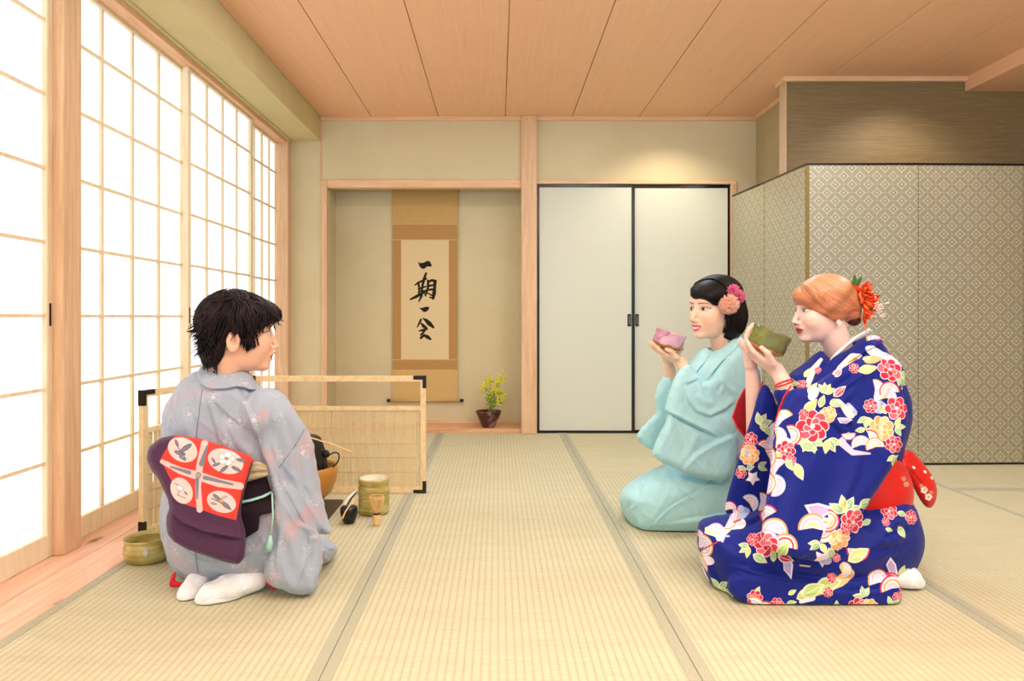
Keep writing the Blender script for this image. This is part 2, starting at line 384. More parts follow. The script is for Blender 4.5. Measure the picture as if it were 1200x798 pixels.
# lozenge and ring brocade of the folding screen
r = Ras(94, 94, 5, '#d8d4c3'); G1, G2, G3 = '#b3ad94', '#e2dfd2', '#aba690'
for i in range(-1, 3):
    for j in range(-1, 3):
        for (ox, oy) in ((0, 0), (47, 47)):
            x, y = i*94+ox, j*94+oy
            for ang in range(4):
                t0 = math.pi/4+ang*math.pi/2; r.ell(x+33.2*math.cos(t0), y+33.2*math.sin(t0), 33.5, 14.0, '#d8d3c1', ang=t0+math.pi/2); r.ell(x+33.2*math.cos(t0), y+33.2*math.sin(t0), 32.0, 12.2, '#b3ae98', ang=t0+math.pi/2)
            
for i in range(-1, 3):
    for j in range(-1, 3):
        for (ox, oy) in ((0, 0), (47, 47)):
            x, y = i*94+ox, j*94+oy
            r.poly([(x+18, y), (x, y+18), (x-18, y), (x, y-18)], '#8b866c'); r.poly([(x+11, y), (x, y+11), (x-11, y), (x, y-11)], '#dad6c5')
IM_byo = r.image('lozenge brocade')
t = NT('silver lozenge brocade'); ti = t.n('ShaderNodeTexImage'); ti.image = IM_byo; tc = t.n('ShaderNodeTexCoord'); t.l(tc.outputs['UV'], ti.inputs['Vector'])
sp = t.noise(t.coords('Object', (60, 60, 260)), 4, 3, 0.7); big = t.noise(t.coords('Object'), 1.6, 4)
cc = t.mix(t.math('MULTIPLY', sp, 0.25), ti.outputs['Color'], '#8c8463'); cc = t.mix(t.math('MULTIPLY', t.math('POWER', big, 2.0), 0.45), cc, '#9a8f66')
t.base(cc); t.bump(ti.outputs['Color'], 0.35, 0.002); M_byo = t.set(0.36, 0.5, 0.45)
M_fusuma = plain('cream fusuma paper', '#d3d6c9', 0.85, 0.1, var=0.03, nscale=60, bump=0.1, stretch=(1, 1, 4))
M_byoedge = plain('tarnished gold edging', '#8f7a45', 0.45, 0.5, 0.3)
t = NT('shoji paper'); t.base('#f2f1f2'); t.b.inputs['Emission Color'].default_value = (0.955, 0.97, 1.0, 1)
tc = t.n('ShaderNodeTexCoord'); sx = t.n('ShaderNodeSeparateXYZ'); t.l(tc.outputs['Object'], sx.inputs[0])
t.b.inputs['Emission Strength'].default_value = SHOJI; M_paper = t.set(0.9, 0.05)
def uvquad(ob, fn):
    me = ob.data; uv = me.uv_layers.new(name='UVMap'); li = np.empty(len(me.loops), np.int32); me.loops.foreach_get('vertex_index', li)
    co_ = np.empty(len(me.vertices)*3); me.vertices.foreach_get('co', co_); co_ = co_.reshape(-1, 3)+np.array(world_loc(ob)); u = fn(co_)[li]; uv.data.foreach_set('uv', u.astype(np.float32).ravel())
# ================================================================== shell
YB = 5.15; H = 2.30; XL = -1.29; XS = -1.60
struct(MB().box(-2.2, 5.2, -1.2, 6.0, -0.12, -0.055).build('floor', plain('subfloor', '#8d7a5c', 0.9)))
b = MB(); e = [XL+0.0]+[0.056+0.487*k for k in range(-2, 11)]+[5.1]
for i in range(len(e)-1): b.box(e[i]+0.0028, e[i+1]-0.0028, -1.2, YB+0.02, H, H+0.02)
b.box(-1.3, 5.1, -1.2, YB+0.05, H+0.012, H+0.03); struct(b.build('ceiling', M_ceil))
# timber floor strip along the windows: two boards
for k, (x0, x1) in enumerate(((-1.452, XL-0.004), (-1.72, -1.455))):
    struct(MB().box(x0, x1, -1.2, YB+0.4, -0.05, -0.001, 0.001).build('trim_%d' % (k+1), M_plank))
struct(MB().box(XL-0.25, XL, -1.2, YB, 2.125, H+0.02).build('wall_soffit', M_beam))          # plaster beam above the windows
struct(MB().box(-1.56, XL-0.2, -1.2, YB, 2.118, 2.16).build('trim_3', M_beam))
# window head rail with its sliding groove
b = MB().box(-1.60, -1.515, -1.2, YB, 2.095, 2.14, 0.002).box(-1.68, -1.60, -1.2, YB, 2.105, 2.14); struct(b.build('trim_4', M_raily))
struct(MB().box(-1.66, -1.53, 2.493, 2.60, -0.001, 2.125, 0.003).build('trim_5', M_post))        # near post
struct(MB().box(-1.62, -1.505, 5.075, YB, -0.001, 2.12, 0.002).build('trim_6', M_post))       # far post
struct(MB().box(-1.75, -1.70, -1.2, YB, -0.05, 2.2).build('wall_left', plain('outer frame', '#e8e8ea', 0.9)))
def shoji(name, x, y0, y1, ncol, pull=None):
    w = thing(name, (x, y0, 0), None, None); struct(w); st = 0.036; t = 0.028; zt = 2.112
    f = MB(); f.box(x-t/2, x+t/2, y0, y0+st, 0, zt, 0.002).box(x-t/2, x+t/2, y1-st, y1, 0, zt, 0.002)
    f.box(x-t/2, x+t/2, y0+st, y1-st, 0, 0.08, 0.001).box(x-t/2, x+t/2, y0+st, y1-st, zt-0.03, zt, 0.001); f.build('window_frame', M_shoji, w)
    f = MB(); zs = [0.33+0.258*k for k in range(7)]
    for z in zs: f.box(x-0.002, x+0.008, y0+st, y1-st, z-0.006, z+0.006)
    for k in range(1, ncol):
        y = y0+st+(y1-y0-2*st)*k/ncol; f.box(x-0.004, x+0.0065, y-0.0085, y+0.0085, 0.08, zt-0.03)
    f.build('lattice', M_shoji, w)
    MB().box(x-0.006, x-0.004, y0+st-0.004, y1-st+0.004, 0.075, zt-0.025).build('window_paper', M_paper, w)
    if pull is not None:
        yy = y0+st*0.5 if pull == 0 else y1-st*0.5
        MB().box(x+t/2-0.002, x+t/2+0.0015, yy-0.006, yy+0.006, 0.81, 0.89, 0.001).build('window_pull', M_black, w)
    return w
shoji('window_1', -1.585, 1.50, 2.50, 4, 1); shoji('window_2', -1.598, 2.575, 3.60, 4)
shoji('window_3', -1.562, 3.535, 4.475, 4, 0); shoji('window_4', -1.598, 4.44, 5.12, 4)
shoji('window_5', -1.598, 0.45, 1.53, 4)  # unseen panel beside the camera, kept for the light its paper gives
# back wall: plaster panels, lintels, alcove
ZL = 1.805                                                                                 # top of the opening
b = MB().box(-1.75, -1.262, YB, YB+0.06, -0.02, H).box(-1.262, 0.18, YB, YB+0.06, 1.825, H)
b.box(1.74, 2.0, YB, YB+0.06, 0, 1.825).box(0.26, 2.0, YB, YB+0.06, 1.825, H)
struct(b.build('wall_back', M_wall))
b = MB().box(-1.285, -1.241, YB-0.012, YB+0.03, 0, 1.84, 0.002); struct(b.build('trim_7', M_post))
struct(MB().box(-1.24, 0.18, YB-0.012, YB+0.07, 1.785, 1.84, 0.002).build('trim_8', M_rail))
struct(MB().box(0.172, 0.285, YB-0.05, YB+0.07, -0.001, H, 0.004).build('trim_9', M_post))     # alcove pillar
struct(MB().box(0.285, 1.742, YB-0.012, YB+0.02, 1.812, 1.838, 0.002).build('trim_10', M_rail))
struct(MB().box(1.70, 1.742, YB-0.012, YB+0.05, 0, 1.812, 0.002).build('trim_11', M_post))
struct(MB().box(-1.287, 1.88, YB-0.02, YB+0.01, H-0.03, H+0.001, 0.002).build('trim_12', M_rail))
struct(MB().box(-1.29, -1.283, YB-0.006, YB, 1.84, 2.3).build('trim_13', M_raily))
YA = 5.44
b = MB().box(-1.30, 0.2, YA, YA+0.04, 0, 2.2).box(-1.30, -1.243, YB+0.05, YA+0.02, 0, 2.2).box(0.19, 0.24, YB+0.05, YA+0.02, 0, 2.2).box(-1.3, 0.2, YB+0.05, YA, 2.2, 2.24)
struct(b.build('wall_alcove', M_wall))
struct(MB().box(-1.243, 0.185, YB-0.002, YA, -0.05, 0.028, 0.002).build('trim_14', wood('alcove floor board', '#c98f63', '#dca77b', '#e6b88f', (0.9, 16, 16), 4, 0.35)))
struct(MB().box(-1.24, 0.18, YA-0.008, YA, 0.028, 0.05).build('baseboard_back', M_rail))
struct(MB().box(-1.0, 1.75, YB+0.5, YB+0.55, 0, 2.3).build('wall_closet', plain('closet dark', '#2b241b', 0.9)))
# sliding fusuma doors
def fusuma(name, x0, x1, y, handle):
    w = thing(name, (x0, y, 0), None, None); struct(w)
    b = MB().box(x0, x1, y, y+0.022, 0.0, 0.018, 0.001).box(x0, x1, y, y+0.022, 1.787, 1.808, 0.001)
    b.box(x0, x0+0.019, y, y+0.022, 0.018, 1.787, 0.001).box(x1-0.019, x1, y, y+0.022, 0.018, 1.787, 0.001); b.build('door_frame', M_black, w)
    MB().box(x0+0.019, x1-0.019, y+0.005, y+0.018, 0.018, 1.787).build('door_panel', M_fusuma, w)
    h = MB(); hx = x1-0.036 if handle else x0+0.036
    h.box(hx-0.013, hx+0.013, y+0.0005, y+0.006, 0.775, 0.865, 0.002); hd = h.build('door_pull', M_black, w)
    MB().box(hx-0.006, hx+0.006, y-0.0005, y+0.001, 0.79, 0.85).build('pull_recess', plain('dull brass', '#6d6350', 0.4, 0.5, 0.6), hd)
fusuma('door_1', 0.286, 0.995, YB-0.012, True); fusuma('door_2', 0.985, 1.702, YB+0.014, False)
struct(MB().box(0.285, 1.74, YB-0.02, YB+0.05, -0.05, -0.0005).build('trim_15', M_black))
struct(MB().box(0.285, 1.71, YB+0.04, YB+0.09, 0, 1.82).build('wall_behind_doors', plain('closet dark', '#2b241b', 0.9)))
# right side: wallpapered return, partition, lowered ceiling
struct(MB().box(1.885, 1.95, 4.37, YB+0.05, 0, H).build('wall_right', MATS.setdefault('w', wallmat('woven beige wallpaper', '#a39572', '#b1a380', '#bdb08d'))))
struct(MB().box(1.757, 5.1, 4.30, 4.39, 0, H-0.002).build('wall_partition', M_brown))
struct(MB().box(1.752, 1.7575, 4.296, 4.392, 0, H-0.03).build('trim_16', plain('partition edge paper', '#c9b193', 0.6, var=0.1)))
b = MB().box(1.735, 5.1, 4.275, 4.30, H-0.028, H+0.001, 0.002).box(1.735, 1.757, 4.30, 4.42, H-0.028, H+0.001, 0.002).box(1.865, 1.885, 4.39, YB, H-0.028, H+0.001); struct(b.build('trim_17', M_rail))
struct(MB().box(2.845, 5.1, -1.2, 4.299, 2.215, H+0.0).build('ceiling_lowered', M_ceil))
struct(MB().box(5.05, 5.1, -1.2, 4.4, -0.05, H).build('wall_far_right', M_wall))
# ================================================================== tatami mats
def mat(x0, x1, y0, y1, label, lengthwise=True, borders=(1, 1)):
    g = 0.0018; w = thing('tatami_mat', ((x0+x1)/2, (y0+y1)/2, -0.05), label, 'tatami mat', 'tatami mats laid over the floor')
    o = MB().box(x0+g, x1-g, y0+g, y1-g, -0.05, -0.0005, 0.002).build('rush_surface', M_tat, w)
    if lengthwise: uvquad(o, lambda p: p[:, :2]-np.array([x0, 0]))
    else: uvquad(o, lambda p: p[:, [1, 0]]-np.array([y0, 0]))
    hw = 0.031
    for k in (0, 1):
        if not borders[k]: continue
        if lengthwise: a = (x0+g*0.5, x0+hw) if k == 0 else (x1-hw, x1-g*0.5); q = MB().box(a[0], a[1], y0+g, y1-g, -0.03, 0.0012, 0.0008)
        else: a = (y0+g*0.5, y0+hw) if k == 0 else (y1-hw, y1-g*0.5); q = MB().box(x0+g, x1-g, a[0], a[1], -0.03, 0.0012, 0.0008)
        q = q.build('cloth_border', M_heri, w); uvquad(q, (lambda p: (p[:, :2]-np.array([a[0], 0]))/0.0155) )
    return w
XC = [XL, -0.414, 0.474, 1.354, 2.234, 3.114, 3.99]; Y0, Y1, Y2 = 1.63, 3.39, YB
Ym = -0.13
names = ['the windows', 'the middle of the room', 'the kneeling guests', 'the right of the floral kimono']
for (ya, yb, txt) in ((Ym, Y0, 'out in front of'), (Y0, Y1, 'near'), (Y1, Y2, 'far')):
    if ya == Ym: continue
    mat(XC[0], XC[1], ya, yb, {'near': 'tatami mat under the grey kimono woman, along the timber boards', 'far': 'tatami mat behind the reed screen, running to the alcove pillar wall'}[txt])
    mat(XC[1], XC[2], ya, yb, {'near': 'empty tatami mat in the middle foreground, between host and guests', 'far': 'empty tatami mat in the middle, ending below the alcove and sliding doors'}[txt])
    mat(XC[2], XC[3], ya, yb, {'near': 'tatami mat under the blue floral kimono, nearest the camera at right', 'far': 'tatami mat under the turquoise kimono, ending at the sliding doors'}[txt])
mat(XC[3], XC[4], Y0-1.76+1.76, Y1, 'tatami mat at the right edge behind the white sock of the floral kimono woman')
mat(XC[3], XC[4], Y1, Y2, 'tatami mat under the folding screen panels at right back')
mat(XC[4], XC[6], Y1+0.06-0.88, Y1+0.06, 'crosswise tatami mat at the far right, in front of the folding screen', False)
mat(XC[4], XC[6], Y1+0.06, Y1+0.94, 'crosswise tatami mat at the far right, under the folding screen', False)
# ================================================================== tall folding screen
pts = [(1.690, 5.085), (1.728, 4.575), (1.762, 4.025), (2.394, 4.02), (3.01, 4.04), (3.62, 3.98)]
scr = thing('folding_screen', (2.4, 4.1, 0), 'tall folding screen of silver lozenge brocade with black lacquer edge beside the guests', 'folding screen')
zt = 1.719
for i in range(5):
    a, c = np.array(pts[i]), np.array(pts[i+1]); e = c-a; L = np.linalg.norm(e); e /= L; nrm = np.array([-e[1], e[0]]) if i > 1 else np.array([-e[1], e[0]])
    th = 0.018; o3 = np.array([a[0], a[1], 0])
    def slab(x0, x1, z0, z1, off, t_): return MB().prism([(x0, z0), (x1, z0), (x1, z1), (x0, z1)], o3+np.array([nrm[0], nrm[1], 0])*off, (e[0], e[1], 0), (0, 0, 1), np.array([nrm[0], nrm[1], 0])*t_)
    p = slab(0.002, L-0.002, 0.012, zt-0.012, 0, th).build('screen_panel', M_byo, scr, recalc=True)
    uvquad(p, lambda q: np.stack([((q[:, :2]-a)@e+i*0.013)/0.094, q[:, 2]/0.094], 1))
    slab(0, L, 0.0015, 0.012, -0.001, th+0.002).build('lacquer_edge', M_black, scr, recalc=True)
    slab(0, L, zt-0.012, zt, -0.002, th+0.004).build('lacquer_edge', M_black, scr, recalc=True)
    if i == 2: slab(-0.003, 0.014, 0.012, zt-0.012, -0.003, th).build('gold_edge', M_byoedge, scr, recalc=True)
    elif i in (0,): slab(L-0.003, L, 0.012, zt-0.012, -0.001, th).build('gold_edge', M_byoedge, scr, recalc=True)
# ================================================================== light
wd = bpy.data.worlds.new('world'); SC.world = wd; wd.use_nodes = True; bg = wd.node_tree.nodes['Background']
bg.inputs[0].default_value = (0.80, 0.91, 1.0, 1); bg.inputs[1].default_value = WORLD
def lamp(kind, loc, energy, size=0.1, rot=(0, 0, 0), col=(1, 1, 1), **kw):
    l = bpy.data.lights.new('downlight_or_fill', kind); l.energy = energy; l.color = col
    if kind == 'AREA': l.shape = 'DISK'; l.size = size
    else: l.shadow_soft_size = size
    for k, v in kw.items(): setattr(l, k, v)
    o = bpy.data.objects.new('downlight_or_fill', l); COL.objects.link(o); o.location = loc; o.rotation_euler = rot; return o
for (x, y) in ((0.2, 0.9), (1.6, 0.9), (-0.3, 3.3), (0.8, 3.6), (2.3, 2.6)):
    lamp('AREA', (x, y, H-0.02), FILL, 0.5, col=(0.84, 0.93, 1.0))  # added fill lights under the ceiling, without fixtures, to brighten the room
lamp('AREA', (0.8, -0.3, 1.35), BOUNCE, 1.6, (R_(180), 0, 0), (.82, .92, 1.0))  # added upward fill behind the camera, brightens the ceiling
lamp('SPOT', (1.21, 4.68, H-0.05), 13, 0.03, (R_(12), 0, 0), (1, 0.88, 0.66), spot_size=2.1, spot_blend=0.8)
lamp('SPOT', (2.38, 3.85, H-0.05), 14, 0.03, (R_(14), 0, 0), (1, 0.9, 0.75), spot_size=2.1, spot_blend=0.8)
# ================================================================== people: shared tools
def frame(fwd, pitch=0.0, roll=0.0):
    """columns: forward x, left y, up z; pitch>0 looks down, roll>0 leans to the figure's left"""
    f = np.array([fwd[0], fwd[1], 0.0]); f /= np.linalg.norm(f); u = np.array([0, 0, 1.0]); l = np.cross(u, f)
    f2 = f*math.cos(pitch)-u*math.sin(pitch); u2 = u*math.cos(pitch)+f*math.sin(pitch)
    l3 = l*math.cos(roll)-u2*math.sin(roll); u3 = u2*math.cos(roll)+l*math.sin(roll)
    return np.stack([f2, l3, u3], 1)
class Head:
    def __init__(s, c, R, k=1.0, smile=0.0, jaw=1.0, lip=1.0, nose=1.0):
        s.c = np.asarray(c, float); s.R = R; s.k = k; s.smile = smile; s.jaw = jaw; s.lip = lip; s.nose = nose
    def loc(s, p): return ((p-s.c)@s.R)/s.k
    def w(s, q): return s.c+(np.asarray(q, float)*s.k)@s.R.T
    def sdf(s, p, ears=True):
        q = s.loc(p).copy(); sgn = np.sign(q[..., 1]); y = q[..., 1].copy(); q[..., 1] = np.abs(y); E = ell
        d = E(q, (-.020, 0, .030), (.092, .074, .082))
        d = smin(d, E(q, (.012, 0, -.020), (.070, .061, .083)), .02)
        d = smin(d, E(q, (.024, 0, -.062), (.058*s.jaw, .046*s.jaw, .052)), .025)
        d = smin(d, E(q, (.066, 0, -.100), (.017, .019, .014)), .022)              # chin
        d = smin(d, E(q, (.046, .034, -.034), (.034, .026, .030)), .022)           # cheek
        d = smin(d, E(q, (.062, .022, .030), (.022, .034, .022)), .02)             # brow and forehead
        d = smax(d, -E(q, (.104, .033, .000), (.024, .019, .013)), .014)           # eye socket
        d = smin(d, E(q, (.0655, .0315, -.001), (.0150, .0165, .0135)), .004)        # eye and lids
        n = cone(q, (.080, 0, .008), (.1015, 0, -.0400), .0062, .0088*s.nose)
        n = smin(n, E(q, (.0905, .0105, -.0440), (.0095, .0068, .0070)), .006); d = smin(d, n, .010)
        d = smin(d, E(q, (.072, 0, -.066), (.018, .026, .020)), .014)              # muzzle
        wy = y*y*s.smile*9.0
        q2 = q.copy(); q2[..., 2] = q[..., 2]-wy
        d = smin(d, E(q2, (.0850, 0, -.0660), (.0070*s.lip, .0215+.004*s.smile, .0052)), .004)
        d = smin(d, E(q2, (.0832, 0, -.0755-s.smile*.003), (.0068*s.lip, .0185+.004*s.smile, .0058)), .004)
        d = smax(d, -E(q2, (.0960, 0, -.0710-s.smile*.0012), (.0100, .0240+s.smile*.004, .0012+s.smile*.0030)), .003)
        d = smin(d, E(q, (-.036, 0, -.080), (.040, .044, .06)), .015)
        if ears:
            e = (q-np.array([-.028, .0705, -.022]))*.92; a = np.array([[.97, -.22, 0], [.22, .97, 0], [0, 0, 1]]); e = e@a
            ea = E(e, (0, .006, 0), (.0175, .0065, .031)); ea = smax(ea, -E(e, (.003, .0135, .002), (.0105, .0075, .021)), .003)
            ea = smin(ea, E(e, (.012, .004, -.003), (.004, .005, .008)), .003); d = smin(d, ea, .005)
        return d*s.k
    def paint(s, V, skin, lipc, browc='#3a2a22', iris='#2a1a12', blush='#e08a80', teeth=False, shadow=None, liner=0.0):
        q = s.loc(V); x, y, z = q.T; ay = np.abs(y); C = np.tile(np.array(lin(skin)[:3]), (len(V), 1)); fr = x > .03
        near = (np.abs(x) < .14) & (ay < .1) & (np.abs(z) < .14)
        def blend(m, c):
            nonlocal C
            m = np.clip(m, 0, 1)*near; C = C*(1-m[:, None])+np.array(lin(c)[:3])*m[:, None]
        g = lambda dx, dz, sx, sz: np.exp(-(dx/sx)**2-(dz/sz)**2)
        blend(fr*g(ay-.043, z+.034, .021, .015)*0.38, blush); blend(fr*g(ay, z+.042, .012, .012)*0.12*(x > .09), blush)
        zz = z-y*y*s.smile*9
        sd = lambda cy, cz, ry, rz, a, b: (np.sqrt(((a-cy)/ry)**2+((b-cz)/rz)**2)-1)*min(ry, rz)
        E = 0.0008
        blend(fr*(x > .072)*np.clip(.5-sd(0, -.0712-s.smile*.0012, .0235+s.smile*.003, .0105+s.smile*.0015, ay, zz)/(2*E), 0, 1), lipc)
        if teeth: blend(fr*np.clip(.5-sd(0, -.0715-s.smile*.001, .0190, .0036, ay, zz)/(2*E), 0, 1), '#f5efe8')
        else: blend(fr*np.clip(.5-sd(0, -.0710, .022, .0009, ay, zz)/(2*E), 0, 1), '#5e1c22')
        if shadow: blend(fr*np.clip(.5-sd(.0325, .0045, .019, .008, ay, z)/(.004), 0, 1)*.45, shadow)
        a = (ay-.0325)/.0165; lid = .0072*np.sqrt(np.clip(1-a*a, 0, 1))*(1-.0*a); low = -.0050*np.sqrt(np.clip(1-a*a, 0, 1))
        tilt = (ay-.0325)*0.12; zc = z+.0010-tilt; ins = (np.abs(a) < 1)
        op = ins*np.clip((lid-zc)/.0010+.5, 0, 1)*np.clip((zc-low)/.0010+.5, 0, 1)
        blend(fr*op, '#dcd3ce'); blend(fr*op*np.clip(.5-(np.hypot(ay-.0325-.0012*s.smile, zc-.0008)-.0072)/.0012, 0, 1), iris)
        blend(fr*op*np.clip(.5-(np.hypot(ay-.0325, zc-.0008)-.0026)/.001, 0, 1), '#0a0806')
        up = (ay > .0150)*(ay < .0525)*np.exp(-((zc-(.0074*np.sqrt(np.clip(1-a*a, 0.02, 1))))/(.0014+liner))**2); blend(fr*up*0.95, '#1c110e')
        dn = ins*np.exp(-((zc-low)/.0008)**2); blend(fr*dn*0.45, '#5a3a30')
        t = np.clip((ay-.014)/.037, 0, 1); bz = .0195+.0045*np.sin(t*2.3)-.003*t; bw = .0030*(1-.55*t)
        blend(fr*(ay > .013)*(ay < .052)*np.clip(.5-(np.abs(z-bz)-bw)/.0016, 0, 1)*.8, browc)
        blend((ay > .068)*np.exp(-((x+.025)/.0075)**2-((z+.021)/.015)**2)*.6, '#b8604a')  # shade of the ear hollow painted into the skin colour, for relief
        blend((x > .08)*np.clip(.5-(np.hypot(ay-.0065, z+.0515)-.0028)/.002, 0, 1)*.8, '#7a3a30')
        return C
def hand_sdf(p, wrist, palm_dir, palm_n, fingers, size=1.0, side=1, thumb=None):
    """palm_dir points from wrist to fingers, palm_n out of the palm; fingers: 4 chains of 3 bend angles (rad) + spread"""
    f = palm_dir/np.linalg.norm(palm_dir); n = palm_n-f*np.dot(palm_n, f); n /= np.linalg.norm(n); s_ = np.cross(f, n)*side
    k = size; w = np.asarray(wrist, float); d = None
    L = [(.040, .024, .020), (.044, .028, .021), (.041, .026, .020), (.032, .019, .018)]
    offs = [-.030, -.010, .0095, .028]; base_l = [.084, .087, .083, .075]
    palm = cone(p, w+f*.02*k, w+f*.062*k, .023*k, .020*k)
    for i in range(4): palm = smin(palm, cone(p, w+f*.022*k+s_*offs[i]*k*.45, w+f*base_l[i]*k*.97+s_*offs[i]*k, .0150*k, .0105*k), .012*k)
    d = palm
    for i in range(4):
        b = w+f*base_l[i]*k+s_*offs[i]*k; a, sp = fingers[i][:3], fingers[i][3]
        dirv = f*math.cos(sp)+s_*math.sin(sp); cur = b; ang = 0; pts = [b-dirv*.01*k]
        for j in range(3):
            ang += a[j]; v = dirv*math.cos(ang)+n*math.sin(ang); cur = cur+v*L[i][j]*k; pts.append(cur)
        fr = [.0098*k, .0088*k, .0079*k, .0064*k]; 
        if i == 3: fr = [r*.88 for r in fr]
        d = smin(d, chain(p, pts, fr, .002), .0045*k)
    tb, tm, te = thumb if thumb is not None else (w+f*.03*k-s_*.026*k, w+f*.062*k-s_*.048*k+n*.012*k, w+f*.088*k-s_*.05*k+n*.026*k)
    b0 = w+f*.014*k-s_*.012*k
    d = smin(d, chain(p, [b0, tb, tm, te], [.015*k, .0135*k, .0105*k, .0082*k], .004), .009*k)
    return d
def fibres(name, f, roots, flow, parent, mat, steps=14, step=.012, rad=.0011, off=(0.0, .004), lift=None, jitter=.15, sides=4, stop=None, seed=1, droop=None, colors=None):
    """combed locks: start at roots, follow the flow field, stay on the surface f=offset"""
    rng = np.random.default_rng(seed); P = np.asarray(roots, float).copy(); n = len(P); o = rng.uniform(off[0], off[1], n)
    for _ in range(3): P = P-grad_cache(f, P)*(f(P)-o)[:, None]
    keep = np.abs(f(P)-o) < .004; P = P[keep]; o = o[keep]; n = len(P)
    jit = rng.normal(0, jitter, (n, 3)); tr = [P.copy()]; eps = .002; alive = np.ones(n, bool); ln = np.ones(n, int)*1
    steps_i = (steps*rng.uniform(.7, 1.1, n)).astype(int)+2
    def grad(P):
        g = np.stack([f(P+np.eye(3)[i]*eps)-f(P-np.eye(3)[i]*eps) for i in range(3)], 1); return g/(np.linalg.norm(g, axis=1)[:, None]+1e-9)
    for k in range(steps):
        g = grad(P); d = flow(P, k/steps)+jit*(0.4+0.6*k/steps); 
        on = (lift is None) or (k/steps < lift)
        if on: d = d-g*(d*g).sum(1)[:, None]
        d /= np.linalg.norm(d, axis=1)[:, None]+1e-9; Q = P+d*step
        if on:
            for _ in range(2): Q = Q-grad(Q)*(f(Q)-o)[:, None]
        alive &= (k < steps_i)
        if stop is not None: alive &= ~stop(Q)
        P = np.where(alive[:, None], Q, P); ln += alive; tr.append(P.copy())
    T = np.stack(tr, 1); Vs, Fs, base = [], [], 0; U = []
    for i in range(n):
        m = ln[i]
        if m < 3: continue
        pts = T[i, :m]; t = np.linspace(0, 1, m); r = rad*(0.25+1.0*np.sin(np.pi*np.clip(t*.82+.12, 0, 1)))*rng.uniform(.7, 1.3); r[-1] = rad*.1
        tg = np.gradient(pts, axis=0); tg /= np.linalg.norm(tg, axis=1)[:, None]+1e-9
        a = np.cross(tg, grad_cache(f, pts)); a /= np.linalg.norm(a, axis=1)[:, None]+1e-9; b = np.cross(tg, a)
        th = np.arange(sides)*2*math.pi/sides
        V = pts[:, None]+r[:, None, None]*(np.cos(th)[None, :, None]*a[:, None]*1.5+np.sin(th)[None, :, None]*b[:, None]*.8)
        Vs.append(V.reshape(-1, 3)); ii, jj = np.meshgrid(np.arange(m-1), np.arange(sides), indexing='ij'); jn = (jj+1) % sides
        Fs.append((np.stack([ii*sides+jj, ii*sides+jn, (ii+1)*sides+jn, (ii+1)*sides+jj], -1)).reshape(-1, 4)+base); base += m*sides; U.append(np.full(m*sides, rng.uniform()))
    V = np.concatenate(Vs); ob = mkobj(name, V, np.concatenate(Fs), mat, parent, True); 
    if colors is not None: vcol(ob, colors(V, np.concatenate(U)))
    return ob
def grad_cache(f, pts):
    eps = .003; g = np.stack([f(pts+np.eye(3)[i]*eps)-f(pts-np.eye(3)[i]*eps) for i in range(3)], 1); return g/(np.linalg.norm(g, axis=1)[:, None]+1e-9)
def vcol_mat(name, rough=.5, spec=.3, sss=0.0, bump=0.0, sheen=0.0, nscale=300, coat=0):
    t = NT(name); a = t.n('ShaderNodeAttribute'); a.attribute_name = 'Col'; t.base(a.outputs['Color'])
    if sss:
        t.b.inputs['Subsurface Weight'].default_value = sss; t.b.inputs['Subsurface Radius'].default_value = (.012, .004, .002); t.b.inputs['Subsurface Scale'].default_value = 0.5
    if bump: t.bump(t.noise(t.coords('Object'), nscale, 3), bump, .001)
    t.b.inputs['Sheen Weight'].default_value = sheen
    return t.set(rough, spec)
def pxuv(ob, x0, y0, w, h, d, tilt=0.0):
    """cloth pattern laid flat on the garment: plain orthographic UV across the figure's own side plane at depth d"""
    c = W(x0, y0, d); c2 = W(x0+w, y0+h, d); k = W(x0+w/2, y0+h/2, d); sk = k[0]/d; kz = (k[2]-CH)/d
    def fn(p):
        y = p[:, 1]-d; x = p[:, 0]-y*sk; z = p[:, 2]-y*kz; return np.stack([(x-c[0])/(c2[0]-c[0]), 1-(z-c[2])/(c2[2]-c[2])], 1)
    uvquad(ob, fn)
def on(pil, px, py, off=0.0):
    """point of a cloth volume's middle surface seen at picture position (px, py)"""
    a = W(px, py, 1.0)-np.array([0, 0, CH]); d = pil.d
    for _ in range(12):
        p = a*d+np.array([0, 0, CH]); y = p[1]-pil.d; x = p[0]-y*pil.sk; z = p[2]-y*pil.kz; d = pil.d+(x-pil.c[0])*pil.tilt[0]+(z-pil.c[1])*pil.tilt[1]
    return a*(d-off)+np.array([0, 0, CH])
def column(g, p):
    x = p[..., 0]-(p[..., 1]-g.d)*g.sk; z = p[..., 2]-(p[..., 1]-g.d)*g.kz
    u = np.clip((x-g.lo[0])/g.h, 0, g.g.shape[0]-1.001); v = np.clip((z-g.lo[1])/g.h, 0, g.g.shape[1]-1.001); i = u.astype(int); j = v.astype(int); fu, fv = u-i, v-j
    return (g.g[i, j]*(1-fu)+g.g[i+1, j]*fu)*(1-fv)+(g.g[i, j+1]*(1-fu)+g.g[i+1, j+1]*fu)*fv
def seam(P, V, Fq, pts, col, rad=.0011):
    from mathutils.bvhtree import BVHTree
    t = BVHTree.FromPolygons(V.tolist(), Fq.tolist()); Q = []; pts = np.asarray(pts, float)
    for u in np.linspace(0, len(pts)-1, 22):
        i = min(int(u), len(pts)-2); p = pts[i]*(1-(u-i))+pts[i+1]*(u-i); o = Vector((0, 0, CH)); d = (Vector(W(p[0], p[1], 1.0))-o).normalized(); h = t.ray_cast(o, d)
        if h[0] is not None: Q.append(np.array(h[0])-np.array(d)*rad*.3)
    if len(Q) > 3: MB().tube(Q, rad, 6).build('seam', col, P)
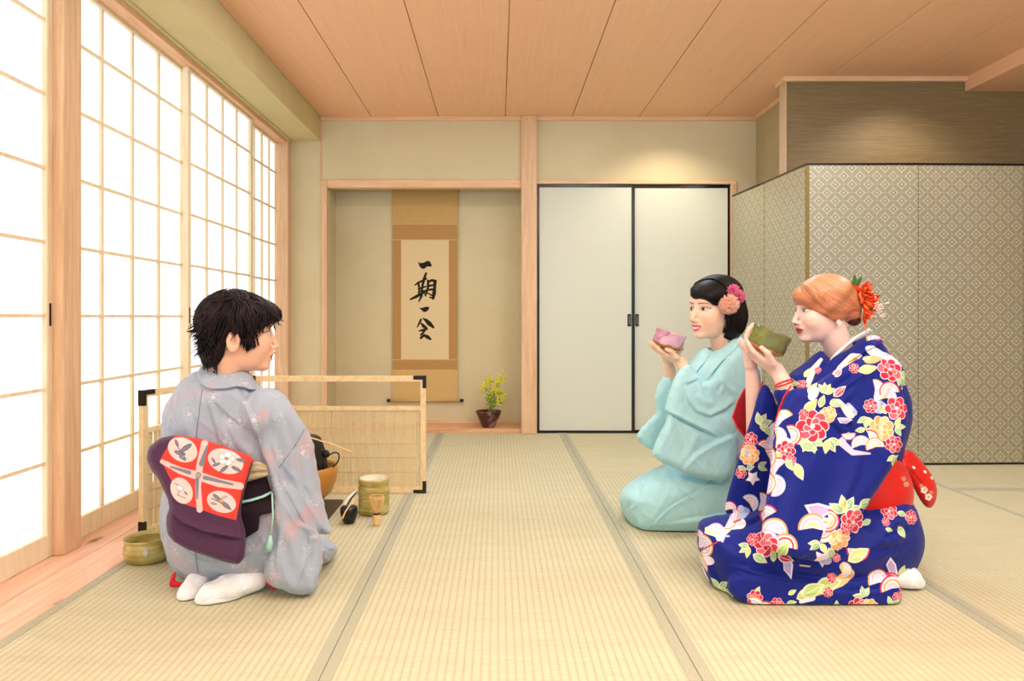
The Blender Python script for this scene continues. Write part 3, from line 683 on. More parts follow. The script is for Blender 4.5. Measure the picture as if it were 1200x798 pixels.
def band(P, base, poly, off, name, mat, d, lo, hi, h=.0035, cut=None, thick=.012, it=1, strokes=None):
    """a layer of cloth lying over a surface inside an outline"""
    g = Pillow(poly, d, 9, .02, it=it)
    def f(p):
        b = base(p); q = smax(smax(b-off, column(g, p), .003), -(b-off+thick), .002)
        return q if cut is None else smax(q, cut(p), .002)
    V, Fq = nets(f, lo, hi, h, slack=1.7); V = relax(V, Fq, 1, .5)
    if strokes: V = folds(V, Fq, strokes)
    return mkobj(name, V, Fq, mat, P, True)
M_skin = vcol_mat('skin', .48, .35, 0.0)
# ================================================================== woman in the blue floral kimono
def flower_tools(r):
    def peony(x, y, q, c='#cf2444', c2='#ea6a80', n=7, line='#fbe3e4'):
        for k in range(n):
            t = k*2*math.pi/n+q; r.ell(x+.62*q*math.cos(t), y+.62*q*math.sin(t), .46*q, .40*q, line, t); r.ell(x+.62*q*math.cos(t), y+.62*q*math.sin(t), .40*q, .34*q, c if k % 2 else c2 if k % 4 else c, t)
        for k in range(5):
            t = k*2*math.pi/5+q*2; r.ell(x+.3*q*math.cos(t), y+.3*q*math.sin(t), .33*q, .26*q, line, t); r.ell(x+.3*q*math.cos(t), y+.3*q*math.sin(t), .28*q, .21*q, c2 if k % 2 else c, t)
        r.ell(x, y, .16*q, .16*q, line)
    def orange(x, y, q): peony(x, y, q, '#eeb271', '#f5cb95', 8, '#fdebd2')
    def leaf(x, y, L, a, c='#a6cc9a', c2='#dfe9bd'):
        a = math.radians(a); ca, sa = math.cos(a), math.sin(a); P = []
        for t in np.linspace(0, 1, 9): P.append((t, .26*math.sin(math.pi*t**.8)))
        P = P+[(t, -h) for t, h in P[::-1]]; k = L
        Q = [(x+(u-.5)*k*ca-v*k*sa, y+(u-.5)*k*sa+v*k*ca) for u, v in P]; r.poly(Q, c2); Q2 = [(x+(u-.5)*k*.8*ca-v*k*.72*sa, y+(u-.5)*k*.8*sa+v*k*.72*ca) for u, v in P]; r.poly(Q2, c)
        r.line([(x-.42*k*ca, y-.42*k*sa), (x+.3*k*ca, y+.3*k*sa)], .35, c2)
    def leaves(x, y, L, angs, **kw):
        for i, a in enumerate(angs): leaf(x+.5*L*math.cos(math.radians(a)), y+.5*L*math.sin(math.radians(a)), L, a, **(dict(c='#8dc0a0') if i % 3 == 1 else dict(c='#c3d88f') if i % 3 == 2 else {}), **kw)
    def fan(x, y, q, ring='#eda95f', inner='#c9bfe6', fill='#f4eef2', a0=None, a1=None):
        if a0 is None: a0 = -2.9+1.3*math.sin(x*1.7+y*.9); a1 = a0+3.5
        q *= 1.12; r.ring(x, y, q*.5, q*.5, fill, a0, a1); r.ring(x, y, q*.95, q*.07, ring, a0, a1); r.ring(x, y, q*.66, q*.07, inner, a0, a1); r.ring(x, y, q*.28, q*.2, '#ddd0ec' if int(x) % 2 else '#f6dcc0', a0, a1)
    def blade(x, y, L, a, c='#bfb0e2', c2='#f4eef4'):
        a = math.radians(a); P = [(-.5, -.05), (-.1, -.26), (.5, -.3), (.2, .1), (-.2, .2)]
        r.poly([(x+L*(u*math.cos(a)-v*math.sin(a)), y+L*(u*math.sin(a)+v*math.cos(a))) for u, v in P], c2)
        r.poly([(x+L*.75*(u*math.cos(a)-v*math.sin(a)), y+L*.75*(u*math.sin(a)+v*math.cos(a))) for u, v in P], c)
    def star(x, y, q, c='#e9e0f2'):
        r.poly([(x+(q if k % 2 == 0 else q*.55)*math.cos(k*math.pi/5+.3), y+(q if k % 2 == 0 else q*.55)*math.sin(k*math.pi/5+.3)) for k in range(10)], c)
    return peony, orange, leaf, leaves, fan, blade, star
RX0, RY0, RW, RH = 800, 370, 300, 370
def right_texture():
    r = Ras(RW, RH, 5, '#0f2080').org(RX0, RY0); peony, orange, leaf, leaves, fan, blade, star = flower_tools(r); RD, OR, LV, BL = '#d23a58', '#eda95f', '#c9bfe6', '#b9c8ee'
    # collar, shoulder
    fan(1029, 399, 13, OR); r.ring(1025, 392, 9, 1.2, RD, .2, 1.6)
    r.ell(1030, 421, 20, 7, '#f3edf4', .5); r.ell(1044, 428, 11, 6, '#cfd8ef', .8); r.ell(1018, 430, 10, 5, '#efb87c', -.3); blade(1040, 420, 18, 30)
    leaves(1048, 447, 14, (20, 60, 100, -30)); leaf(1012, 442, 22, -10, '#c3d88f'); peony(1037, 441, 14)
    r.line([(975, 447), (984, 436), (998, 424), (1007, 421)], [1.5, 4, 6, 1.5], '#f3e6dc'); r.line([(994, 430), (1001, 425)], 2, OR); leaf(980, 446, 13, -55, '#e2708c', '#f5dfe0'); peony(997, 441, 5.5); leaf(1012, 428, 12, -25)
    fan(1019, 464, 9.5, OR, BL); fan(1030, 474, 11, BL, LV); fan(1035, 467, 10, RD, '#f0c590'); r.ell(1023, 484, 9, 7, BL); leaf(1027, 487, 12, 50)
    peony(1042, 485, 12.5, '#d5304e', '#e96b81', 6); peony(1014, 483, 7.5); leaves(1010, 495, 13, (100, 150, 60)); leaves(1008, 508, 12, (170, 20))
    orange(1025, 507, 13); leaves(1040, 505, 12, (0, 60, -60)); peony(1038, 524, 9); leaves(1040, 536, 12, (30, 80, 150, 110))
    fan(1003, 525, 9, LV, '#e8c9a0'); fan(1012, 519, 9, RD); fan(1018, 527, 9, OR); r.line([(990, 512), (982, 522), (994, 533), (1012, 534)], [1, 4, 3, 1], '#d4cbe9'); blade(985, 500, 16, 20); fan(990, 512, 7, RD, LV, a0=0, a1=3)
    r.ell(967, 494, 9, 7, '#f0be82', .6); orange(969, 492, 8); r.line([(980, 478), (992, 492), (998, 492)], [2, 5, 1], '#f6e7dc'); r.line([(990, 482), (997, 490)], [2.5, 2.5], BL)
    leaf(981, 467, 18, -40, '#e2708c', '#f5dfe0'); leaves(965, 470, 13, (-60, -90, -30, -120)); leaves(970, 480, 12, (-20, 20)); leaf(950, 484, 22, -50, '#c3d88f'); leaf(962, 478, 15, -70)
    # chest facings
    r.line([(962, 424), (952, 438), (946, 458)], [2, 4, 3], '#f2e8e2'); peony(940, 455, 6); leaf(946, 440, 13, -60, '#dbd79a'); leaf(952, 463, 16, -50); r.ell(953, 470, 5, 8, '#f4eef0', .5); peony(958, 438, 4); leaf(932, 452, 12, 10); r.ell(907, 456, 5, 4, '#f0e4ea')
    # near sleeve
    leaves(950, 518, 17, (30, 75, 120, 160, -5)); leaves(968, 519, 16, (20, 60, 100)); leaf(948, 527, 20, 20); peony(952, 505, 16.5, '#d4304c', '#e25c74', 8); peony(943, 492, 5)
    fan(921, 499, 10.5, OR, '#f7d9b0'); fan(911, 505, 10, BL, BL); fan(929, 515, 10, RD, OR); fan(914, 517, 10, BL, LV); r.ell(922, 522, 8, 5, '#f3edf4'); peony(924, 531, 10); peony(930, 541, 5); leaf(917, 538, 14, 70)
    fan(917, 549, 9.5, RD, LV); fan(913, 567, 10, BL, LV); leaf(938, 553, 20, 65, '#c3d88f'); leaf(928, 546, 14, 60)
    fan(905, 599, 11, RD, LV); fan(913, 614, 12.5, OR, LV); fan(924, 628, 11.5, OR, RD); fan(905, 625, 12, LV); blade(925, 652, 24, 100); leaf(924, 644, 18, 15, RD, '#f5dfe0'); peony(904, 628, 13.5, '#d5304e', '#ef7288', 9); leaf(911, 641, 13, -90, '#b5d27f'); leaf(922, 632, 22, -55, '#b5d27f')
    peony(888, 625, 6); leaves(885, 632, 12, (150, 190, 100)); leaf(897, 644, 18, 30); r.line([(939, 651), (949, 652)], .8, '#f0c8a0')
    blade(958, 594, 32, 20); fan(952, 610, 13, OR, LV); fan(963, 612, 11, '#f7f1f2', OR); fan(968, 603, 10, RD, OR); leaves(985, 595, 19, (-20, -60, -100, -150, 10)); leaves(1000, 588, 14, (-30, 0)); peony(994, 605, 13, '#d5304e', '#e25c74', 8); orange(980, 623, 11); peony(987, 612, 6)
    leaves(960, 625, 13, (180, 150, 60)); leaf(971, 637, 16, 70); star(962, 642, 11); r.ell(966, 646, 6, 4, LV); fan(1000, 634, 11, RD, LV, a0=0, a1=3.2); leaf(1000, 640, 26, -30, '#c3d88f'); peony(977, 643, 4)
    r.line([(984, 652), (990, 660), (980, 668), (962, 676), (942, 684)], [4, 6, 5, 4, 2], '#f0c590'); leaf(968, 671, 30, -15, '#b5d27f'); fan(984, 656, 8, OR, LV); peony(972, 664, 5); peony(968, 678, 5); leaf(946, 680, 24, -25, '#b5d27f'); r.line([(940, 688), (952, 684)], [2, 3], '#efe6f2')
    # hip and lower skirt
    peony(1036, 596, 8.5); leaf(1050, 599, 12, 20); peony(1061, 603, 7.5); leaf(1048, 618, 15, 60); leaf(1034, 615, 9, 20); peony(1031, 607, 4); leaf(1010, 608, 12, 150)
    blade(1036, 656, 24, 80); fan(1021, 668, 10, OR, LV); fan(1035, 674, 11.5, RD, OR); leaves(1047, 668, 15, (-40, -10, -70)); peony(1050, 676, 7); peony(1040, 683, 5)
    leaves(1005, 683, 12, (-60, -100, 190)); peony(999, 694, 10, '#c02743'); orange(1011, 694, 9); leaves(977, 699, 13, (-90, -140, 100, 50)); blade(987, 706, 14, 100); peony(1034, 702, 7.5); leaves(1034, 692, 11, (-110, -30)); leaf(1046, 696, 11, 20); leaves(1008, 708, 11, (160, 40))
    # knees
    peony(819, 622, 5); fan(825, 628, 9, LV); fan(846, 622, 11, LV, LV); fan(833, 634, 11, OR, LV); r.line([(852, 624), (862, 612), (874, 610)], [3, 4, 5], '#eee6f3'); r.ell(869, 611, 7, 4, '#f1eaf4'); leaf(836, 638, 8, 60); r.line([(828, 640), (850, 628)], .8, RD); leaf(838, 616, 9, 20, '#dbd79a'); leaves(826, 650, 12, (-120, -60)); r.ell(838, 650, 8, 5, '#eae2f3'); fan(827, 658, 9, '#f0a7b0', OR); r.line([(826, 664), (834, 676), (838, 688)], [4, 3, 2], '#f0eaf4'); r.ell(861, 622, 2.5, 1, BL)
    leaves(850, 680, 15, (-130, -40, 160, 20)); leaf(862, 683, 15, 10); leaf(840, 687, 14, 60, '#e0e6d0'); peony(865, 697, 8.5, '#c8213f'); peony(876, 699, 6, '#c8213f'); leaf(877, 706, 14, 30)
    leaf(895, 676, 10, -60); peony(892, 684, 8); fan(890, 695, 11, OR, BL); r.ell(896, 705, 7, 5, BL); fan(902, 699, 10.5, RD, OR); peony(908, 709, 11, '#c8213f', '#e25c74'); leaf(932, 713, 18, -5, '#8dc0a0'); peony(915, 691, 7); leaves(925, 690, 11, (-10, 130)); leaf(918, 698, 12, -30); leaf(931, 678, 10, -30, '#b5d27f')
    leaf(952, 676, 28, -25, '#b5d27f')
    # far sleeve
    leaves(890, 498, 16, (-60, -20, 30, -100)); leaf(900, 505, 15, 55); fan(897, 526, 10, RD, OR); r.ell(905, 516, 7, 6, LV); peony(879, 515, 8.5, '#c8213f'); peony(874, 524, 6, '#c8213f'); orange(878, 533, 11.5); r.ell(875, 530, 3, 3, BL); fan(902, 538, 11, OR, LV)
    peony(868, 554, 6.5, '#c8213f'); leaves(874, 550, 11, (-20, 200)); leaves(888, 547, 12, (20, -30)); star(882, 560, 9, '#f3eef6'); leaf(878, 548, 11, 90, '#8dc0a0'); fan(903, 565, 10, OR, LV)
    fan(878, 590, 9.5, BL, LV); fan(891, 588, 9.5, OR, LV); r.ell(871, 600, 8, 6, '#aebde8'); r.ell(868, 596, 4, 4, '#c9d4f2'); fan(854, 597, 8.5, RD, LV); fan(859, 606, 8.5, OR, LV); r.line([(866, 608), (872, 606)], 1, RD)
    return r.image('peony and wave print')
M_floral = image_mat('blue floral silk', right_texture(), .62, .2, .05, .12, ext='EXTEND')
M_redlin = plain('crimson lining', '#8e1220', .6, .2, var=.1); M_redtrim = plain('red piping', '#d3283a', .6, .2)
M_white = plain('white cotton', '#eef0f4', .8, .1, var=.02, bump=.1, nscale=300)
dR = 2.32
def build_right():
    hd = Head(W(963, 363, 2.35), frame((-1, -.02), .03, 0.0), 0.93, smile=.45, jaw=.92, lip=1.0, nose=.9)
    nk0, nk1 = hd.w((-.03, 0, -.055)), W(990, 432, 2.37); wl, wr = W(913, 439, 2.27), W(884, 442, 2.41)
    el, er = W(957, 520, 2.22), W(888, 540, 2.47); sl, sr = W(1030, 445, 2.26), W(950, 450, 2.46)
    ax = np.array([math.sin(.40), -.08, math.cos(.40)]); ax /= np.linalg.norm(ax); bc = W(900, 401, 2.315)
    hf, hn = np.array([-.86, -.03, .50]), np.array([.5, .10, .86]); wl2 = bc-ax*.036-hn*.028-hf*.072
    hands = lambda p: np.minimum(hand_sdf(p, wl2, hf, hn, [(.15, .25, .2, -.10), (.10, .25, .2, -.03), (.10, .25, .2, .05), (.1, .3, .2, .14)], .93, 1,
                      (wl2+hf*.035-np.array([0, .030, -.010]), wl2+hf*.062+np.array([0, -.048, .030]), wl2+hf*.086+np.array([0, -.050, .034]))),
                      hand_sdf(p, W(881, 434, 2.375), np.array([-.22, .02, 1.0]), np.array([.93, -.30, .2]), [(.25, .35, .35, -.06), (.2, .35, .35, -.02), (.2, .35, .3, .04), (.2, .4, .35, .10)], .90, -1,
                      (W(885, 425, 2.40), W(893, 410, 2.42), W(900, 398, 2.42))))
    cl = hd.c
    def body(p):
        out = np.full(p.shape[:-1], 1.0); gd = np.sqrt(((p-hd.c)**2).sum(-1))-.17; m = gd < .03; out = gd+.02
        if m.any(): out[m] = smin(hd.sdf(p[m], False), ell(hd.loc(p[m]), (-.026, .067, -.046), (.009, .008, .012))*hd.k, .004)
        d = smin(out, cone(p, nk0, nk1, .041, .050), .016)
        hc = (wl2+bc)/2; g2 = np.sqrt(((p-hc)**2).sum(-1))-.20; m = g2 < .03; h = g2+.02
        if m.any(): h[m] = hands(p[m])
        arm = np.minimum(chain(p, [sl, el, wl2+hf*.006], [.048, .038, .0235], .01), chain(p, [sr, er, W(882, 438, 2.38)], [.046, .037, .0235], .01))
        arm = smin(arm, h, .012); d = smin(d, arm, .01)
        t = smin(ell(p, W(990, 478, 2.36), (.12, .13, .16)), ell(p, W(1000, 570, 2.36), (.12, .14, .16)), .05); t = smin(t, cone(p, sl, sr, .05, .05), .05); d = smin(d, t, .03)
        hip = W(1010, 600, 2.34)
        for s_ in (-1, 1):
            kn = W(860, 620, 2.30+.12*s_); kn[2] = .085; hp = hip+np.array([0, .09*s_, -.03]); ft = np.array([1.22, 2.16+.2*(s_+1)/2+.02, .045])
            d = smin(d, cone(p, hp, kn, .085, .058), .03); k2 = kn*1; k2[2] = .062; d = smin(d, chain(p, [k2, ft+np.array([-.12, 0, .01]), ft], [.055, .042, .03], .01), .01)
        return d
    V, Fq = nets(body, (.45, 1.95, -.02), (1.42, 2.75, 1.02), .0022); V = relax(V, Fq, 1, .35)
    o = mkobj('person', V, Fq, M_skin, None, True, origin=W(1000, 640, 2.34)*[1, 1, 0])
    tag(o, 'kneeling red-haired woman in a blue floral kimono holding up a green bowl', 'person'); C = hd.paint(V, '#f2cfc2', '#bf4558', '#8a5438', '#5a6a78', '#ee9f98', shadow='#9a6a5a', liner=.0003)
    vcol(o, C); P = o
    # ---------------- kimono
    torso = Pillow([(1012, 398), (1031, 396), (1047, 424), (1060, 446), (1070, 475), (1068, 502), (1060, 525), (1054, 560), (1056, 600), (1000, 640), (935, 625), (925, 560), (920, 500), (921, 462), (922, 440), (940, 428), (964, 407), (972, 420), (985, 415)], 2.36, .145, .13)
    def neckhole(p): return cone(p, nk0+np.array([.01, -.01, 0.03]), nk1+np.array([-.02, -.02, .005]), .050, .058)
    lap = Pillow([(820, 611), (829, 606), (870, 600), (940, 600), (1000, 598), (1054, 583), (1066, 592), (1069, 612), (1068, 645), (1054, 672), (1050, 720), (1000, 735), (870, 735), (838, 700), (822, 660), (818, 630)], 2.34, .275, .20)
    hips = lambda p: ell(p, W(1005, 625, 2.34), (.185, .2, .17))
    sn = Pillow([(1035, 405), (985, 425), (945, 455), (926, 452), (915, 475), (907, 500), (906, 530), (901, 575), (895, 620), (903, 640), (933, 648), (965, 655), (986, 640), (1002, 612), (1025, 578), (1042, 553), (1054, 533), (1065, 512), (1067, 480), (1056, 445)], 2.10, .040, .032, tilt=(.10, .26))
    sf = Pillow([(893, 445), (906, 460), (914, 490), (918, 530), (912, 600), (885, 614), (858, 607), (849, 600), (851, 585), (861, 553), (867, 531), (874, 511), (881, 490)], 2.355, .026, .025)
    rimn = lambda p: cone(p, W(913, 470, 2.17), W(905, 520, 2.17), .03, .03)
    hemp = Pillow([(858, 668), (900, 676), (950, 684), (1000, 682), (1050, 670), (1056, 690), (1056, 716), (1000, 722), (930, 724), (885, 716), (850, 696)], 2.11, .055, .025)
    def kim(p):
        t = smax(torso(p), -neckhole(p), .012)
        l = smin(lap(p), hips(p), .05); l = smax(l, .004-p[..., 2], .006)
        s_ = sn(p); s_ = smin(s_, cone(p, W(1030, 440, 2.27), W(962, 512, 2.20), .072, .062), .03); s_ = smin(s_, cone(p, W(962, 512, 2.20), W(921, 462, 2.24), .058, .036), .025)
        s_ = smax(s_, -cone(p, W(930, 475, 2.24), W(905, 415, 2.25), .032, .034), .004)
        f_ = smin(sf(p), cone(p, W(950, 450, 2.45), W(900, 525, 2.45), .06, .05), .03); f_ = f_
        hem = smax(hemp(p), .004-p[..., 2], .004); l = smin(l, hem, .014)
        d = smin(t, s_, .012); d = smin(t, l, .018); d = smin(d, s_, .005); return np.minimum(d, f_)
    V, Fq = nets(kim, (.42, 1.93, -.02), (1.42, 2.80, .86), .0042); V = relax(V, Fq, 1, .5)
    V = folds(V, Fq, [
        # shoulder and elbow
        ([(1036, 420), (1010, 436), (990, 450), (975, 462)], 6, -.012, 's'), ([(1002, 452), (985, 468), (968, 480), (952, 484)], 6, -.010, 's'), ([(1000, 470), (990, 490), (1000, 510)], 6, -.010, 's'),
        ([(975, 480), (985, 494), (1000, 494)], 4, .010, 'r'), ([(970, 490), (985, 505), (1005, 508)], 6, -.010, 's'), ([(1045, 450), (1030, 480), (1028, 510), (1036, 540)], 9, .008, 's'),
        ([(955, 490), (940, 500), (920, 500)], 10, -.004, 'r'), ([(960, 530), (940, 560), (925, 600), (920, 640)], 14, .007, 'r'), ([(985, 520), (980, 560), (960, 610)], 16, -.008, 'r'), ([(1010, 530), (1005, 560), (985, 600), (970, 630)], 12, .007, 's'),
        ([(945, 470), (935, 490), (930, 520)], 8, .004, 'r'), ([(925, 540), (915, 580), (910, 620)], 8, -.006, 'r'),
        # far sleeve
        ([(893, 470), (889, 520), (880, 570)], 7, .006, 'r'), ([(905, 490), (903, 530), (897, 590)], 6, -.007, 'r'), ([(875, 560), (870, 600)], 6, .005, 'r'),
        # lap
        ([(1066, 620), (1040, 632), (1010, 622), (990, 628)], 9, -.012, 's'), ([(1055, 640), (1020, 652), (990, 650), (960, 662)], 9, -.009, 's'), ([(1054, 670), (1000, 682), (950, 680), (905, 672), (862, 662)], 7, -.016, 's'),
        ([(1050, 690), (1000, 694), (960, 690), (925, 694)], 7, -.008, 's'), ([(860, 662), (835, 640), (826, 620)], 12, .006, 'r'), ([(838, 620), (880, 612), (900, 600)], 7, -.007, 's'), ([(845, 690), (835, 670), (825, 640)], 5, -.010, 's'), ([(900, 690), (885, 672), (870, 664)], 7, .006, 'r'), ([(1068, 606), (1040, 612), (1010, 606)], 7, -.010, 's'), ([(980, 600), (960, 640), (930, 660), (890, 660)], 12, .006, 's'),
        # back
        ([(1040, 405), (1052, 440), (1058, 480)], 8, .004, 'r')], .45)
    k = mkobj('floral_kimono', V, Fq, M_floral, P, True); pxuv(k, RX0, RY0, RW, RH, dR)
    # collars
    tk = lambda p: smax(torso(p), -neckhole(p)+.004, .006)
    o = band(P, torso, [(1012, 386), (1036, 384), (1038, 402), (1012, 412), (987, 432), (964, 455), (946, 480), (930, 492), (938, 466), (953, 446), (970, 426), (988, 406)], .011, 'kimono_collar', M_floral, 2.30, (.9, 2.05, .55), (1.3, 2.6, .86), cut=lambda p: smax(-neckhole(p)+.0005, p[..., 1]-2.46, .002)); pxuv(o, RX0, RY0, RW, RH, dR)
    MB().tube([W(1022, 387, 2.42), W(1015, 388, 2.345), W(1002, 396, 2.315), W(989, 407, 2.30), W(979, 416, 2.292), W(971, 425, 2.29)], [.003, .0045, .005, .005, .0045, .003], 10).build('white_inner_collar', M_white, P)
    MB().tube([W(1020, 386, 2.42), W(1000, 398, 2.45), W(978, 408, 2.44), W(969, 412, 2.42), W(966, 424, 2.38), W(961, 440, 2.32)], [.006, .007, .0075, .0065, .006, .004], 10).build('white_inner_collar', M_white, P)
    # crimson sleeve lining and piping along the cuffs
    L = Pillow([(893, 452), (886, 480), (878, 505), (874, 512), (862, 500), (858, 489), (864, 471), (872, 455)], 2.47, .02, .02, it=1); V, Fq = nets(L, (.7, 2.42, .35), (1.0, 2.55, .65), .004, slack=1.5); mkobj('sleeve_lining', V, Fq, M_redlin, P, True)
    MB().tube([W(873, 455, 2.45), W(865, 470, 2.45), W(858.5, 489, 2.45), (W(864, 501, 2.44)), W(873, 512, 2.43)], .003, 6).build('red_piping', M_redtrim, P)
    MB().tube([on(sf, x, y, .0) for x, y in ((894, 447), (888, 468), (881.5, 490), (874.5, 511))], .0028, 6).build('red_piping', M_redtrim, P)
    MB().tube([on(sn, x, y, .0) for x, y in ((927, 452), (919, 465), (913, 480), (908.5, 497), (907, 515))], .0028, 6).build('red_piping', M_redtrim, P)
    th = np.linspace(0, 2*math.pi, 26); ca = W(919, 449, 2.245); u = np.array([.93, 0, .36]); v = np.array([.15, 1, 0])
    MB().tube([ca+.031*(math.cos(a)*u+math.sin(a)*v) for a in th], .0028, 8).build('red_cord_bracelet', plain('red cord', '#d9362f', .5), P)
    # obi wrapped round the waist, bow wing behind
    r = Ras(60, 80, 6, '#d3180f').org(1045, 520)
    for (x, y, q) in ((1088, 582, 4), (1083, 574, 4), (1091, 577, 2.5), (1080, 569, 2.4), (1063, 567, 3), (1060, 561, 2.5)):
        for i in range(5): r.ell(x+q*.6*math.cos(i*1.257), y+q*.6*math.sin(i*1.257), q*.5, q*.5, '#f4e3dc' if q > 2.6 and x > 1070 else '#c88a6a')
        r.ell(x, y, q*.3, q*.3, '#c9962f')
    for (x, y) in ((1084, 553), (1092, 560), (1045, 545), (1071, 548)): r.ell(x, y, 2.2, 1.4, '#f4e3dc', .8)
    M_obi = image_mat('red obi silk', r.image('red obi print'), .45, .35, .1, .1, ext='EXTEND')
    ob = lambda p: smax(np.minimum(ell(p, W(1003, 572, 2.35), (.166, .17, .16)), 9), np.abs(p[..., 2]-.30)-.085, .02)
    V, Fq = nets(ob, (.95, 2.1, .15), (1.42, 2.6, .45), .005); V = relax(V, Fq, 1); o = mkobj('obi', V, Fq, M_obi, P, True); pxuv(o, 1045, 520, 60, 80, 2.35)
    w1 = Pillow([(1050, 533), (1060, 526), (1070, 529), (1084, 545), (1096, 562), (1099, 580), (1094, 594), (1086, 596), (1078, 586), (1068, 566), (1058, 552)], 2.36, .035, .03, it=2)
    hole = lambda p: cone(p, W(1055, 534, 2.34), W(1064, 546, 2.36), .011, .004)
    V, Fq = nets(lambda p: smax(smin(w1(p), ell(p, W(1052, 545, 2.36), (.03, .05, .03)), .01), -hole(p), .003), (1.2, 2.25, .15), (1.52, 2.48, .45), .0035); V = relax(V, Fq, 1)
    V = folds(V, Fq, [([(1062, 545), (1078, 562), (1090, 580)], 4, -.004, 's')], .2); o = mkobj('obi_bow', V, Fq, M_obi, P, True); pxuv(o, 1045, 520, 60, 80, 2.36)
    # sock
    tb = lambda p: smax(smin(cone(p, (1.19, 2.19, .05), (1.275, 2.185, .036), .043, .032), cone(p, (1.275, 2.185, .036), (1.300, 2.18, .022), .031, .018), .01), .002-p[..., 2], .004)
    V, Fq = nets(tb, (1.1, 2.08, -.01), (1.38, 2.28, .12), .004); V = relax(V, Fq, 1); V = folds(V, Fq, [([(1062, 690), (1070, 682), (1080, 690)], 3, .003, 's')], .5); mkobj('white_sock', V, Fq, M_white, P, True)
    # ---------------- hair: side-swept fringe pinned into a low roll
    bnd = np.array([(.20, .085), (.125, .070), (.100, .034), (.072, .008), (.032, -.016), (-.004, -.036), (-.030, -.048), (-.060, -.052), (-.075, -.085), (-.2, -.12)])
    def hairf(p):
        q = hd.loc(p); x, y, z = q.T
        d = ell(q, (-.020, 0, .036), (.104, .084, .091)); d = smin(d, ell(q, (.045, .018, .048), (.062, .062, .050)), .02); d = smin(d, ell(q, (-.01, .048, .0), (.058, .038, .045)), .02)
        d = smin(d, ell(q, (-.102, 0, -.005), (.034, .050, .046)), .02)
        zb = np.interp(x, bnd[::-1, 0], bnd[::-1, 1]); zb = np.where(y < -.02, np.interp(x, [-.2, -.06, .0, .05, .08, .2], [-.12, -.06, -.03, .03, .075, .09]), zb)
        return smax(d, (zb-z)*.75, .004)*hd.k
    V, Fq = nets(hairf, hd.c-.19, hd.c+.19, .003, slack=1.3); V = relax(V, Fq, 2)
    M_hr = vcol_mat('ginger hair', .34, .5)
    def hcol(V, u):
        q = hd.loc(V); n = .5+.5*np.sin(q[:, 2]*170+q[:, 0]*90+u*5); base = np.array([lin('#c9855a')[:3], lin('#c9775c')[:3], lin('#d9b48e')[:3], lin('#86592f')[:3]])
        w = np.stack([np.ones(len(V)), 1.4*np.exp(-((q[:, 2]-.01)/.03)**2)*(.3+n), .9*np.clip((q[:, 2]-.06)/.05, 0, 1)+.3*(u > .7), .7*(u < .22)+3.2*np.exp(-((q[:, 2]-.045+(q[:, 0]+.05)*.9)/.012)**2)*(q[:, 0] < .03)], 1); w /= w.sum(1)[:, None]
        return (w@base)*(.85+.3*u)[:, None]
    h0 = mkobj('hair', V, Fq, M_hr, P, True); vcol(h0, hcol(V, np.full(len(V), .5)))
    rng = np.random.default_rng(3); nn = 1500
    roots = hd.w(np.stack([rng.uniform(-.04, .085, nn), rng.uniform(-.045, .03, nn), np.full(nn, .125)], 1))
    def flow(P_, t):
        q = hd.loc(P_); x, y, z = q.T; near = np.clip(y/.04+.3, 0, 1)
        v = np.stack([-.55-.5*np.clip((.05-z)/.06, 0, 1)+.25*np.clip(x/.08, 0, 1), np.where(y > -.03, .55, -.7)*(np.abs(y) < .075), -.45*np.ones_like(x)-.2*np.clip((z-.03)/.06, 0, 1)+.45*np.clip(-(z+.0)/.03, 0, 1)], 1)
        tgt = np.array([-.115, .03, -.005])-q; tgt /= np.linalg.norm(tgt, axis=1)[:, None]; k_ = np.clip((-x-.0)/.08, 0, .85)[:, None]; v = v*(1-k_)+tgt*k_
        return v@hd.R.T
    o = fibres('hair_strands', hairf, roots, flow, h0, M_hr, 22, .010, .0013, (-.0006, .0016), None, .10, 4, lambda Q: (hd.loc(Q)[:, 0] < -.115), 5, colors=hcol)
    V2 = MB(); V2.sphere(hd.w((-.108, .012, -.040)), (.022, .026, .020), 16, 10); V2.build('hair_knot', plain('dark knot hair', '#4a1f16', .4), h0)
    # earring
    e = MB()
    for (a, b, c) in ((0, 0, 0), (.007, 0, .003), (-.004, 0, .006), (.004, 0, -.004)): e.sphere(hd.w((-.026+a, .077, -.052+c)), .0030, 10, 6)
    e.build('pearl_earring', plain('pearl', '#f2efe8', .2, .6), P)
    # orange hair flower
    fl = thing_part = MB(); rng = np.random.default_rng(5)
    c0 = hd.w((-.128, .045, -.004)); ax0 = hd.R@np.array([-.35, .85, .1])
    def petal(m, c, dirv, L, w_, curl, nrm):
        dirv = dirv/np.linalg.norm(dirv); s2 = np.cross(dirv, nrm); s2 /= np.linalg.norm(s2)+1e-9; n2 = np.cross(s2, dirv); V = []
        for t in np.linspace(0, 1, 6):
            ww = w_*math.sin(math.pi*min(1, t*.85+.12))**.8*(1 if t < 1 else .05); cc_ = c+dirv*L*t+n2*curl*L*t*t; V += [cc_-s2*ww, cc_+n2*ww*.35, cc_+s2*ww]
        V = np.array(V); V = np.concatenate([V, V-n2*.0012]); f = []
        for i in range(5):
            for j in (0, 1): f += [(i*3+j, i*3+j+1, i*3+j+4, i*3+j+3), (18+i*3+j+3, 18+i*3+j+4, 18+i*3+j+1, 18+i*3+j)]
            f += [(i*3, i*3+3, 18+i*3+3, 18+i*3), (i*3+2, 18+i*3+2, 18+i*3+5, i*3+5)]
        m.add(V, f, True)
    fo = thing('hair_flower', c0, None, None); fo.parent = P; fo.location = Vector(c0)-Vector(world_loc(P))
    mo = [plain('orange petals', '#ef5a24', .55), plain('light orange petals', '#f58a4c', .55), plain('red orange petals', '#dd3a18', .55)]
